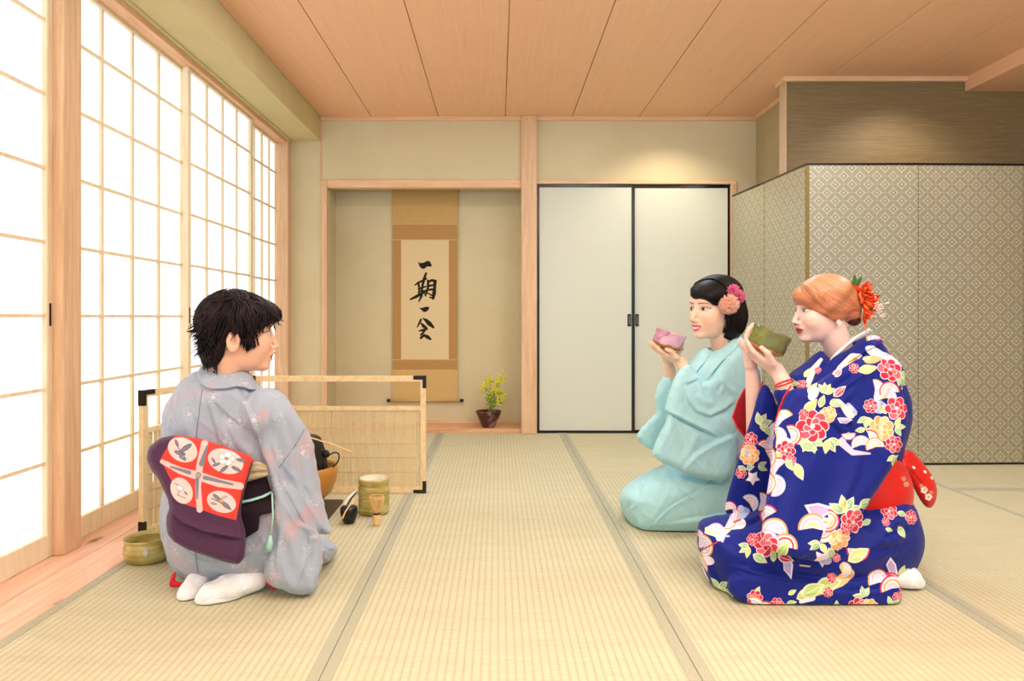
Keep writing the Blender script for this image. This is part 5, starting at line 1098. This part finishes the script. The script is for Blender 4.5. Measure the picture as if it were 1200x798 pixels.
    # socks (split-toe tabi), soles towards the camera
    def sock(pts, rs, toe, name='white_sock'):
        f = lambda p: smax(smax(chain(p, pts, rs, .012), .002-p[..., 2], .006), -cone(p, toe[0], toe[1], .003, .003), .004)
        V, Fq = nets(f, (-1.15, 1.92, -.01), (-.55, 2.45, .15), .0036); V = relax(V, Fq, 1); return V, Fq
    V, Fq = sock([W(300, 678, 2.16), W(270, 688, 2.11), W(246, 698, 2.085), W(238, 703, 2.08)], [.036, .038, .033, .024], (W(232, 700, 2.03), W(247, 708, 2.02)))
    V = folds(V, Fq, [([(250, 705), (275, 703), (300, 694)], 3, .004, 's'), ([(236, 708), (243, 703), (252, 700)], 1.6, -.004, 'r'), ([(290, 682), (285, 692), (292, 702)], 2, -.003, 's')]); mkobj('white_sock', V, Fq, M_white, P, True)
    V, Fq = sock([W(245, 672, 2.24), W(232, 684, 2.15), W(222, 694, 2.12), W(218, 698, 2.11)], [.036, .036, .030, .026], (W(238, 690, 2.06), W(243, 700, 2.05)))
    V = folds(V, Fq, [([(231, 706), (237, 700), (247, 692)], 1.8, -.005, 'r'), ([(215, 690), (228, 688), (238, 684)], 2, .003, 's')], .4); mkobj('white_sock', V, Fq, M_white, P, True)
    for pl_, dd in (([(204, 668), (197.5, 683), (199, 689), (210, 688), (223, 686), (222, 682), (204, 682), (207, 672)], 2.17), ([(308, 676), (318, 692), (326, 690), (324, 672)], 2.14)):
        L_ = Pillow(pl_, dd, .008, .006, it=1); Vr, Fr = nets(lambda p: smax(L_(p), .003-p[..., 2], .003), (-1.15, 1.98, -.01), (-.55, 2.35, .2), .0035, slack=1.5); mkobj('red_hem_lining', Vr, Fr, M_redtrim, P, True)
    # short layered hair
    def hairf(p):
        q = hd.loc(p); x, y, z = q.T; ay = np.abs(y)
        d = ell(q, (-.024, 0, .034), (.106, .090, .094)); d = smin(d, ell(q, (.034, 0, .052), (.074, .070, .050)), .02); d = smin(d, ell(q, (-.066, 0, -.045), (.050, .058, .062)), .02)
        d = smin(d, ell(q, (.080, 0, .058), (.028, .048, .026)), .012)
        zb = np.interp(x, [-.2, -.10, -.068, -.050, -.042, -.018, -.008, .004, .016, .030, .05, .075, .12], [-.11, -.11, -.10, -.065, .000, .006, -.004, -.004, .004, .012, .028, .040, .048])
        zb = np.where(ay < .045, np.maximum(zb, np.interp(x, [.0, .03, .05, .13], [-.2, .02, .034, .036])), zb); return smax(d, (zb-z)*.5, .003)*hd.k
    M_bk = vcol_mat('black hair', .45, .22)
    V, Fq = nets(hairf, hd.c-.20, hd.c+.20, .0032, slack=1.5); V = relax(V, Fq, 1)
    hc = lambda V, u: np.array(lin('#120a0c')[:3])*(.5+2.2*u**3)[:, None]+np.array([.012, .002, .004])*(u > .7)[:, None]
    h0 = mkobj('hair', V, Fq, M_bk, P, True); vcol(h0, hc(V, np.full(len(V), .3)))
    rng = np.random.default_rng(8); nn = 900; g = rng.normal(size=(nn, 3)); g[:, 2] = np.abs(g[:, 2]); g /= np.linalg.norm(g, axis=1)[:, None]; roots = hd.w(g*np.array([.11, .095, .10])+np.array([-.02, 0, .035]))
    def flow(P_, t):
        q = hd.loc(P_); x, y, z = q.T; fx = np.where(x > .02, np.where(z > .06, .6, -.15), np.where(x < -.04, -.6, .15)); return np.stack([fx+.25*np.sin(y*150+z*70), .45*np.sign(y)*(np.abs(y) < .06)+.2*np.sin(x*160+z*90), -.9+.6*(z > .09)], 1)@hd.R.T
    fibres('hair_strands', hairf, roots, flow, h0, M_bk, 13, .010, .0020, (-.0008, .0042), .75, .30, 4, None, 7, colors=hc)
    # wisps of the fringe, in front of the ear and at the nape
    fr = np.stack([rng.uniform(.045, .080, 140), rng.uniform(-.060, .060, 140), rng.uniform(.085, .10, 140)], 1)
    fibres('fringe', hairf, hd.w(fr), lambda P_, t: np.stack([np.full(len(P_), .35-1.5*t), 0*P_[:, 0], np.full(len(P_), -.5-.9*t)], 1)@hd.R.T, h0, M_bk, 8, .0085, .0016, (.0, .003), .35, .12, 4, None, 8, colors=hc)
    sd = np.stack([rng.uniform(-.006, .036, 70), np.full(70, -.085)*1.0, rng.uniform(.0, .03, 70)], 1)
    fibres('side_locks', hairf, hd.w(sd), lambda P_, t: np.stack([np.full(len(P_), .25-.15*t), np.full(len(P_), .12), np.full(len(P_), -1.)], 1)@hd.R.T, h0, M_bk, 9, .0085, .0017, (.0, .003), .3, .12, 4, None, 9, colors=hc)
    nb = np.stack([rng.uniform(-.115, -.075, 110), rng.uniform(-.045, .045, 110), rng.uniform(-.06, -.03, 110)], 1)
    fibres('nape_locks', hairf, hd.w(nb), lambda P_, t: np.stack([np.full(len(P_), .30), 0*P_[:, 0], np.full(len(P_), -1.)], 1)@hd.R.T, h0, M_bk, 7, .0085, .0015, (.0, .003), .5, .15, 4, None, 10, colors=hc)
build_left()
# ================================================================== alcove: hanging scroll and vase
def scroll():
    y = YA-0.016; c = W(498, 469, y); t = thing('hanging_scroll', (c[0], y, 0.22), 'hanging scroll with four brushed black characters on the alcove wall', 'hanging scroll')
    def rect(x0, y0, x1, y1, yy, th, mat, name, par=t, bev=0):
        a, b = W(x0, y1, yy), W(x1, y0, yy); return MB().box(a[0], b[0], yy-th, yy, a[2], b[2], bev).build(name, mat, par)
    gold = lambda n, a, b_, s_: wood(n, a, b_, a, s_, 4, .6)
    m1 = gold('gold damask', '#b98f4e', '#c9a465', (14, 14, 22)); m2 = gold('brown brocade', '#a97c42', '#b78b50', (4, 4, 60)); m3 = gold('pale gold damask', '#c6a264', '#cfae72', (10, 10, 20))
    rect(459.5, 219, 536.5, 263, y, .002, m1, 'upper_cloth'); rect(460, 263, 536, 433, y, .003, m2, 'brocade_mount'); rect(459.7, 433, 536.3, 469, y, .002, m3, 'lower_cloth')
    rect(460, 262.3, 536, 263.3, y-.003, .0008, m3, 'gold_line'); rect(460, 280.5, 536, 281.5, y-.003, .0008, m3, 'gold_line'); rect(460, 421, 536, 422, y-.003, .0008, m3, 'gold_line')
    r = Ras(56, 140, 12, '#dcc79b').org(470, 281.5); ink = '#2c2620'; Z = lambda P: [(480+a/5.7, 270+b/5.7) for a, b in P]; w = lambda *k: [q*1.45/5.7 for q in k]
    r.poly(Z([(55, 206), (70, 219), (95, 216), (118, 204), (135, 207), (150, 235), (141, 244), (120, 241), (97, 258), (80, 256), (66, 240)]), ink)
    for pts, ws in (([(110, 288), (96, 330), (84, 380), (80, 440), (62, 476)], (5, 7, 5, 6, 3)), ([(36, 366), (60, 350), (112, 324)], (3, 5, 4)), ([(58, 350), (66, 390), (62, 425)], (5, 5, 4)), ([(60, 392), (108, 376)], (4, 4)), ([(62, 412), (100, 402)], (3, 3)),
                    ([(6, 462), (40, 446), (80, 424), (118, 398)], (4, 7, 7, 4)), ([(100, 420), (108, 438)], (3, 4)), ([(124, 338), (124, 375), (112, 425)], (6, 6, 4)), ([(124, 344), (150, 334), (172, 340)], (5, 6, 7)), ([(170, 340), (168, 380), (164, 420), (158, 456)], (8, 7, 9, 6)), ([(158, 454), (134, 448)], (5, 3)), ([(128, 372), (164, 366)], (5, 5)), ([(126, 398), (164, 394)], (5, 5)), ([(120, 420), (150, 436)], (3, 4))):
        r.line(Z(pts), w(*ws), ink)
    r.poly(Z([(64, 519), (85, 519), (108, 511), (132, 512), (129, 530), (107, 548), (90, 544), (78, 532)]), ink)
    for pts, ws in (([(76, 598), (66, 622), (50, 650)], (5, 5, 2)), ([(88, 588), (112, 604), (132, 624), (160, 650)], (2, 8, 11, 5)), ([(80, 624), (92, 640), (112, 652)], (4, 8, 5)), ([(64, 674), (88, 668), (116, 660)], (3, 6, 5)), ([(104, 664), (92, 684), (74, 700)], (5, 5, 4)), ([(76, 720), (96, 702), (120, 714), (140, 728)], (6, 6, 9, 5))):
        r.line(Z(pts), w(*ws), ink)
    o = rect(470, 281.5, 526, 421, y-.003, .0012, image_mat('calligraphy paper', r.image('calligraphy'), .85, .1, ext='EXTEND'), 'calligraphy_paper')
    a, b = W(470, 421, y), W(526, 281.5, y); uvquad(o, lambda p: np.stack([(p[:, 0]-a[0])/(b[0]-a[0]), (p[:, 2]-a[2])/(b[2]-a[2])], 1))
    z = c[2]; x0, x1 = W(458, 0, y)[0], W(539, 0, y)[0]
    MB().tube([(x0, y-.012, z), (x1, y-.012, z)], .009, 14).build('roller', m3, t)
    for q, s_ in ((x0, -1), (x1, 1)): MB().tube([(q, y-.012, z), (q+s_*.004, y-.012, z), (q+s_*.028, y-.012, z)], [.009, .012, .012], 14).build('roller_end', M_black, t)
    zt_ = W(0, 219, y)[2]; MB().tube([(W(459, 0, y)[0], y-.006, zt_+.004), (W(537, 0, y)[0], y-.006, zt_+.004)], .005, 10).build('top_rod', m2, t)
    MB().tube([(W(480, 0, y)[0], y-.006, zt_+.005), (c[0], y-.004, zt_+.09), (W(517, 0, y)[0], y-.006, zt_+.005)], .0015, 6).build('hanging_cord', m2, t)
scroll()
def vase():
    c = np.array([W(572.5, 0, 5.235)[0], 5.235, .0285]); t = thing('flower_vase', c, 'small maroon flared vase on the alcove floor', 'vase')
    t_ = NT('maroon glaze'); n = t_.noise(t_.coords('Object'), 14, 3); t_.base(t_.ramp(n, [(.4, '#3d1714'), (.55, '#5a2620'), (.68, '#a08c8c')])); mg = t_.set(.22, .6)
    MB().lathe([(.001, 0), (.044, 0), (.048, .004), (.060, .03), (.080, .075), (.095, .112), (.098, .118), (.093, .121), (.086, .112), (.06, .06), (.03, .02), (.001, .02)], 40, c).build('vase_body', mg, t, origin=c)
    MB().lathe([(.001, .095), (.083, .098)], 24, c+[0, 0, 0]).build('soil', plain('moss', '#2f2a18', .9), t)
    f = thing('flower_arrangement', c+np.array([0, 0, .1]), 'yellow blossom sprigs standing in the small maroon vase', 'flowers')
    rg = np.random.default_rng(21); st = MB(); lv = MB(); fl = MB()
    tips = [(568, 452, 0), (574, 446, .02), (583, 448, -.02), (587, 444, 0), (588, 462, .01), (580, 458, -.03), (574, 462, .02), (586, 472, 0)]
    for i, (px, py, dy) in enumerate(tips):
        e = W(px, py, 5.235+dy); b0 = c+np.array([rg.uniform(-.015, .02), 0, .10]); m_ = b0*.45+e*.55+np.array([.01, 0, -.01]); P = [b0, b0*.7+m_*.3, m_, e]; st.tube(P, [.0028, .0024, .002, .0012], 6)
        for k in range(36):
            q = e+rg.normal(size=3)*np.array([.019, .018, .018]); fl.sphere(q, rg.uniform(.004, .0078), 6, 4)
        for k in range(9):
            u = rg.uniform(.3, 1); q = b0*(1-u)+e*u; g = rg.normal(size=3); g[2] = abs(g[2]); g /= np.linalg.norm(g); s2 = np.cross(g, [0, 1, .3]); s2 /= np.linalg.norm(s2); L = rg.uniform(.022, .042)
            V = [q, q+g*L*.5+s2*L*.2, q+g*L, q+g*L*.5-s2*L*.2]; V += [np.array(v)+np.array([0, .001, .0006]) for v in V]; lv.add(V, [(0, 1, 2, 3), (7, 6, 5, 4), (0, 4, 5, 1), (1, 5, 6, 2), (2, 6, 7, 3), (3, 7, 4, 0)])
    st.build('stems', plain('green stem', '#6f8a3a', .6), f); lv.build('leaves', plain('spring leaf', '#8faf3c', .6, var=.2), f); fl.build('blossoms', plain('yellow blossom', '#e6dc3c', .6, var=.12), f)
vase()
# ================================================================== low two-fold reed screen
def reed_screen():
    A, Hn, B = np.array([-1.363, 2.70]), np.array([-1.165, 3.385]), np.array([-.342, 3.385]); t = thing('reed_screen', (Hn[0], Hn[1], 0), 'low two-fold screen of reed and pale wood with black corner fittings behind the tea utensils', 'low screen')
    reed = plain('pale reed', '#e6d3a6', .6, .3, var=.15, nscale=90); reed2 = plain('binding cord', '#dcc094', .6); hh = .56; fw, ft = .026, .022
    for si, (a, b) in enumerate(((A, Hn), (Hn, B))):
        e = b-a; L = np.linalg.norm(e); e /= L; n = np.array([-e[1], e[0]]); n3 = np.array([n[0], n[1], 0]); e3 = (e[0], e[1], 0)
        pn = thing('screen_panel', (a[0], a[1], 0), None, None); pn.parent = t; pn.location = (a[0]-Hn[0], a[1]-Hn[1], 0)
        def slab(x0, x1, z0, z1, th, off, m=None): return (m or MB()).prism([(x0, z0), (x1, z0), (x1, z1), (x0, z1)], np.array([a[0], a[1], 0])+n3*(off-th/2), e3, (0, 0, 1), n3*th)
        m = slab(.001, fw, 0.0016, hh, ft, 0); slab(L-fw, L-.001, 0.0016, hh, ft, 0, m); slab(fw, L-fw, 0.0016, fw+.004, ft, 0, m); slab(fw, L-fw, hh-fw, hh, ft, 0, m); slab(fw, L-fw, .395, .415, ft*.8, 0, m); m.build('screen_frame', M_furo, pn, recalc=True)
        m = MB(); rg = np.random.default_rng(30+si); x = fw+.003
        while x < L-fw-.002:
            w_ = rg.uniform(.0016, .0030); off = rg.uniform(-.0015, .0015); slab(x, x+w_, .026, .397, .003, off, m); x += w_+rg.choice([.0004, .0008, .0022, .004], p=[.45, .3, .2, .05])*(1.7 if si == 0 else 1)
        m.build('reed_infill', reed, pn, recalc=True)
        m = MB()
        for z in (.10, .17, .235, .31): slab(fw, L-fw, z-.0022, z+.0022, .008, 0, m)
        m.build('binding_strips', reed2, pn, recalc=True)
        for (x0, x1, cx_) in ((0, .06, 0), (L-.06, L, 1)):
            for top in (0, 1):
                if si == 1 and cx_ == 0: continue
                z0, z1 = (hh-.017, hh+.0015) if top else (0.0014, .017); m = slab(x0 if cx_ else -.001, x1+.001 if cx_ else x1, z0, z1, ft+.003, 0)
                xa, xb = (-.001, .016) if cx_ == 0 else (L-.016, L+.001); slab(xa, xb, hh-.058 if top else .017, hh-.017 if top else .058, ft+.003, 0, m); m.build('corner_fitting', M_black, pn, recalc=True)
reed_screen()
# ================================================================== tea utensils
def lathe_thing(name, c, prof, mat, label, cat, part='body', n=48):
    t = thing(name, c, label, cat); MB().lathe(prof, n, c).build(part, mat, t, origin=c); return t
def stoneware(name, a, b_, c_, rings=90, rough=.3):
    t = NT(name); v = t.coords('Object', (1, 1, rings/10)); n = t.noise(v, 9, 4, .6); v2 = t.coords('Object'); n2 = t.noise(v2, 18, 3)
    t.base(t.ramp(t.math('ADD', t.math('MULTIPLY', n, .6), t.math('MULTIPLY', n2, .4)), [(.35, a), (.5, b_), (.68, c_)])); t.bump(n, .35, .004); return t.set(rough, .5)
M_oribe = stoneware('yellow green stoneware', '#8f7f34', '#b5a458', '#d6cc98'); M_cream = plain('cream glaze inside', '#ece6d4', .35, .4)
# waste-water bowl by the host
c = np.array([-1.212, 2.452, .0008]); t = thing('waste_water_bowl', c, 'wide low yellow-green stoneware bowl on the mat behind the host', 'bowl')
MB().lathe([(.045, 0), (.062, .001), (.072, .010), (.079, .030), (.078, .052), (.074, .062), (.075, .070), (.080, .078), (.0785, .081), (.074, .078), (.069, .066), (.071, .050), (.066, .020), (.04, .010), (.001, .009)], 56, c).build('bowl_body', M_oribe, t, origin=c)
MB().lathe([(.001, .0), (.046, 0), (.047, .006), (.055, .0065)], 40, c).build('foot_ring', M_cream, t, origin=c)
b = MB().sphere(c+np.array([.028, -.073, .044]), (.012, .006, .012), 10, 8); b.build('glaze_drip', plain('blue-grey glaze drip', '#b9bfae', .2, .6), t)
# brazier, kettle, ladle on the dark board
bd = np.array([-.885, 3.03, 0]); t = thing('brazier_board', (bd[0], bd[1], .001), 'dark lacquered square board under the brazier', 'board')
MB().box(bd[0]-.185, bd[0]+.185, bd[1]-.18, bd[1]+.18, .0018, .014, .002).build('board_slab', plain('dark board', '#3c3022', .45, .35), t)
t = thing('brazier', (-.86, 3.03, .015), 'rounded ochre brazier half hidden by the host\'s sleeve', 'brazier'); cb = np.array([-.86, 3.03, .015]); M_br = plain('ochre bronze', '#bd8232', .35, .45, var=.12, nscale=8)
MB().lathe([(.001, .036), (.06, .034), (.11, .045), (.145, .075), (.165, .12), (.170, .165), (.168, .19), (.160, .192), (.156, .18), (.15, .14), (.10, .08), (.001, .06)], 64, cb).build('brazier_body', M_br, t, origin=cb)
for k in range(3):
    a = k*2.094+.5; p = cb+np.array([.095*math.cos(a), .095*math.sin(a), 0]); MB().tube([p+[0, 0, .0005], p+[0, 0, .02], p+[0, 0, .055]], [.016, .018, .03], 16).build('foot', M_br, t)
t = thing('kettle', (-.86, 3.03, .10), 'black iron kettle sitting in the ochre brazier', 'kettle'); ck = np.array([-.86, 3.03, .105]); M_iron = plain('black cast iron', '#1c1712', .55, .4, var=.25, bump=.4, nscale=60)
MB().lathe([(.001, 0), (.07, .005), (.115, .04), (.128, .09), (.125, .13), (.118, .165), (.108, .195), (.100, .215), (.090, .222), (.085, .222), (.085, .212), (.001, .212)], 56, ck).build('kettle_body', M_iron, t, origin=ck)
MB().lathe([(.001, .226), (.08, .222), (.084, .218), (.084, .213), (.001, .212)], 48, ck).build('lid', M_iron, t, origin=ck)
MB().sphere(ck+np.array([0, 0, .236]), (.012, .012, .014), 14, 10).build('lid_knob', M_iron, t)
for s_ in (1, -1):
    lug = ck+np.array([s_*.128, -.02, .155]); MB().sphere(lug, (.017, .014, .016), 12, 10).build('lug', M_iron, t)
    th = np.linspace(-.3, 2*math.pi-.9, 22); MB().tube([lug+np.array([s_*(.028-.032*math.cos(a)), -.01-.004*math.sin(a), -.028-.034*math.sin(a+.5)]) for a in th], .0032, 7).build('ring_handle', M_iron, t)
bam = plain('pale bamboo', '#e3bd84', .45, .35, var=.08, nscale=40)
t = thing('bamboo_ladle', W(345, 508, 3.0), 'bamboo water ladle lying across the kettle, handle pointing to the tea jar', 'ladle')
MB().tube([W(335, 503, 3.02), W(366, 513.5, 2.98), W(390, 521, 2.94), W(413.5, 530.5, 2.90)], [.0035, .0036, .0036, .0040], 8).build('handle', bam, t)
MB().lathe([(.001, 0), (.026, 0), (.027, .004), (.027, .05), (.025, .05), (.024, .004), (.001, .003)], 28, W(330, 501, 3.02)-np.array([.01, 0, .015])).build('cup', bam, t)
# water jar
c = np.array([W(438.2, 0, 3.04)[0], 3.04, .0008]); t = thing('water_jar', c, 'tall yellow-green ridged stoneware jar standing behind the whisk', 'jar')
pr = [(.050, 0), (.060, .001), (.066, .008), (.0665, .018)]
for k in range(7): z = .022+k*.0135; pr += [(.0665, z), (.0645, z+.0035), (.066, z+.010)]
pr += [(.0625, .118), (.062, .124), (.0665, .129), (.067, .146), (.0655, .150), (.061, .150), (.058, .146)]; MB().lathe(pr, 64, c).build('jar_body', M_oribe, t, origin=c)
MB().lathe([(.0605, .1502), (.0585, .147), (.0575, .12), (.056, .03), (.001, .02)], 48, c).build('white_inside', M_cream, t, origin=c); MB().lathe([(.001, .125), (.0575, .125)], 40, c).build('water_surface', plain('water', '#cfd0b8', .05, .8), t, origin=c)
MB().lathe([(.001, -.0004), (.052, -.0004), (.058, .003), (.0605, .0035)], 40, c).build('foot_ring', M_cream, t, origin=c)
# tea caddy with scoop
c = np.array([W(409, 0, 2.885)[0], 2.885, .0008]); t = thing('tea_caddy', c, 'small glossy black lacquer tea caddy in front of the feather', 'tea caddy')
MB().lathe([(.001, 0), (.019, 0), (.0225, .003), (.029, .018), (.034, .036), (.0355, .050)], 48, c).build('caddy_body', M_black, t, origin=c)
MB().lathe([(.0357, .050), (.0357, .052), (.0345, .062), (.030, .0685), (.018, .071), (.001, .0715)], 48, c).build('lid', M_black, t, origin=c)
t = thing('tea_scoop', W(408, 590, 2.87), 'curved bamboo tea scoop resting on the black tea caddy', 'tea scoop')
P = [W(401.3, 607.5, 2.835), W(404.5, 600, 2.842), W(409, 593.5, 2.862), W(413.3, 588.5, 2.885), W(414.2, 583.5, 2.90)]; P = np.array(P); P[:3, 1] -= .002; P[2, 2] += .002
m = MB(); w_ = [.0035, .0028, .0026, .0032, .0045]
V = []
for p_, q in zip(P, w_): V += [p_+[-q, 0, -.0], p_+[q, 0, .0], p_+[q, .0015, -.0018], p_+[-q, .0015, -.0018]]
m.add(V, [(4*i+j, 4*i+(j+1) % 4, 4*i+4+(j+1) % 4, 4*i+4+j) for i in range(4) for j in range(4)]+[(3, 2, 1, 0), (16, 17, 18, 19)]); m.build('scoop_strip', bam, t, recalc=True)
# whisk
c = np.array([W(441.5, 0, 2.86)[0], 2.86, .0008]); t = thing('tea_whisk', c, 'upright bamboo tea whisk standing in front of the yellow-green jar', 'whisk')
wk = plain('whisk bamboo', '#e6c084', .5, .3, var=.1, nscale=60)
MB().lathe([(.001, 0), (.0145, 0), (.0150, .002), (.0150, .040), (.0145, .044), (.0145, .052), (.001, .052)], 32, c).build('whisk_handle', wk, t, origin=c)
MB().lathe([(.0152, .043), (.0163, .0445), (.0163, .048), (.0152, .0495)], 32, c).build('black_thread', plain('black thread', '#1a1512', .7), t, origin=c)
m = MB()
for ring, (q, zz) in enumerate(((1.0, .118), (.55, .112))):
    nn = 44 if ring == 0 else 26
    for k in range(nn):
        a = k*2*math.pi/nn; ca, sa = math.cos(a), math.sin(a); m.tube([c+np.array([r_*q*ca, r_*q*sa, z]) for r_, z in ((.0140, .048), (.018, .062), (.0255, .085), (.030, .104), (.027, zz), (.0215, zz-.004))], [.0014, .0014, .0013, .0012, .0009, .0006], 4)
m.build('tines', wk, t)
# feather
t = thing('feather_brush', W(404, 597, 2.95), 'white and dark feather leaning against the yellow-green jar', 'feather')
P = [np.array(W(x, y, d)) for x, y, d in ((402.5, 599, 2.93), (405, 592, 2.945), (409.5, 584.5, 2.955), (415, 578, 2.965), (419, 574.5, 2.97))]
for nm, sgn, mt in (('white_vane', -1, plain('white feather', '#f3f2ee', .7)), ('dark_vane', 1, plain('dark feather', '#4d4638', .7))):
    V = []
    for i, p_ in enumerate(P):
        w_ = .010*math.sin(math.pi*(.12+.80*i/4)); dr = np.array([.75, 0, -.66])*sgn; V += [p_+[0, 0, 0], p_+dr*w_, p_+dr*w_+np.array([0, .0015, 0]), p_+np.array([0, .0015, 0])]
    MB().add(V, [(4*i+j, 4*i+(j+1) % 4, 4*i+4+(j+1) % 4, 4*i+4+j) for i in range(4) for j in range(4)]+[(3, 2, 1, 0), (16, 17, 18, 19)]).build(nm, mt, t, recalc=True)
MB().tube(P, [.0014]*4+[.0008], 6).build('quill', M_cream, t)
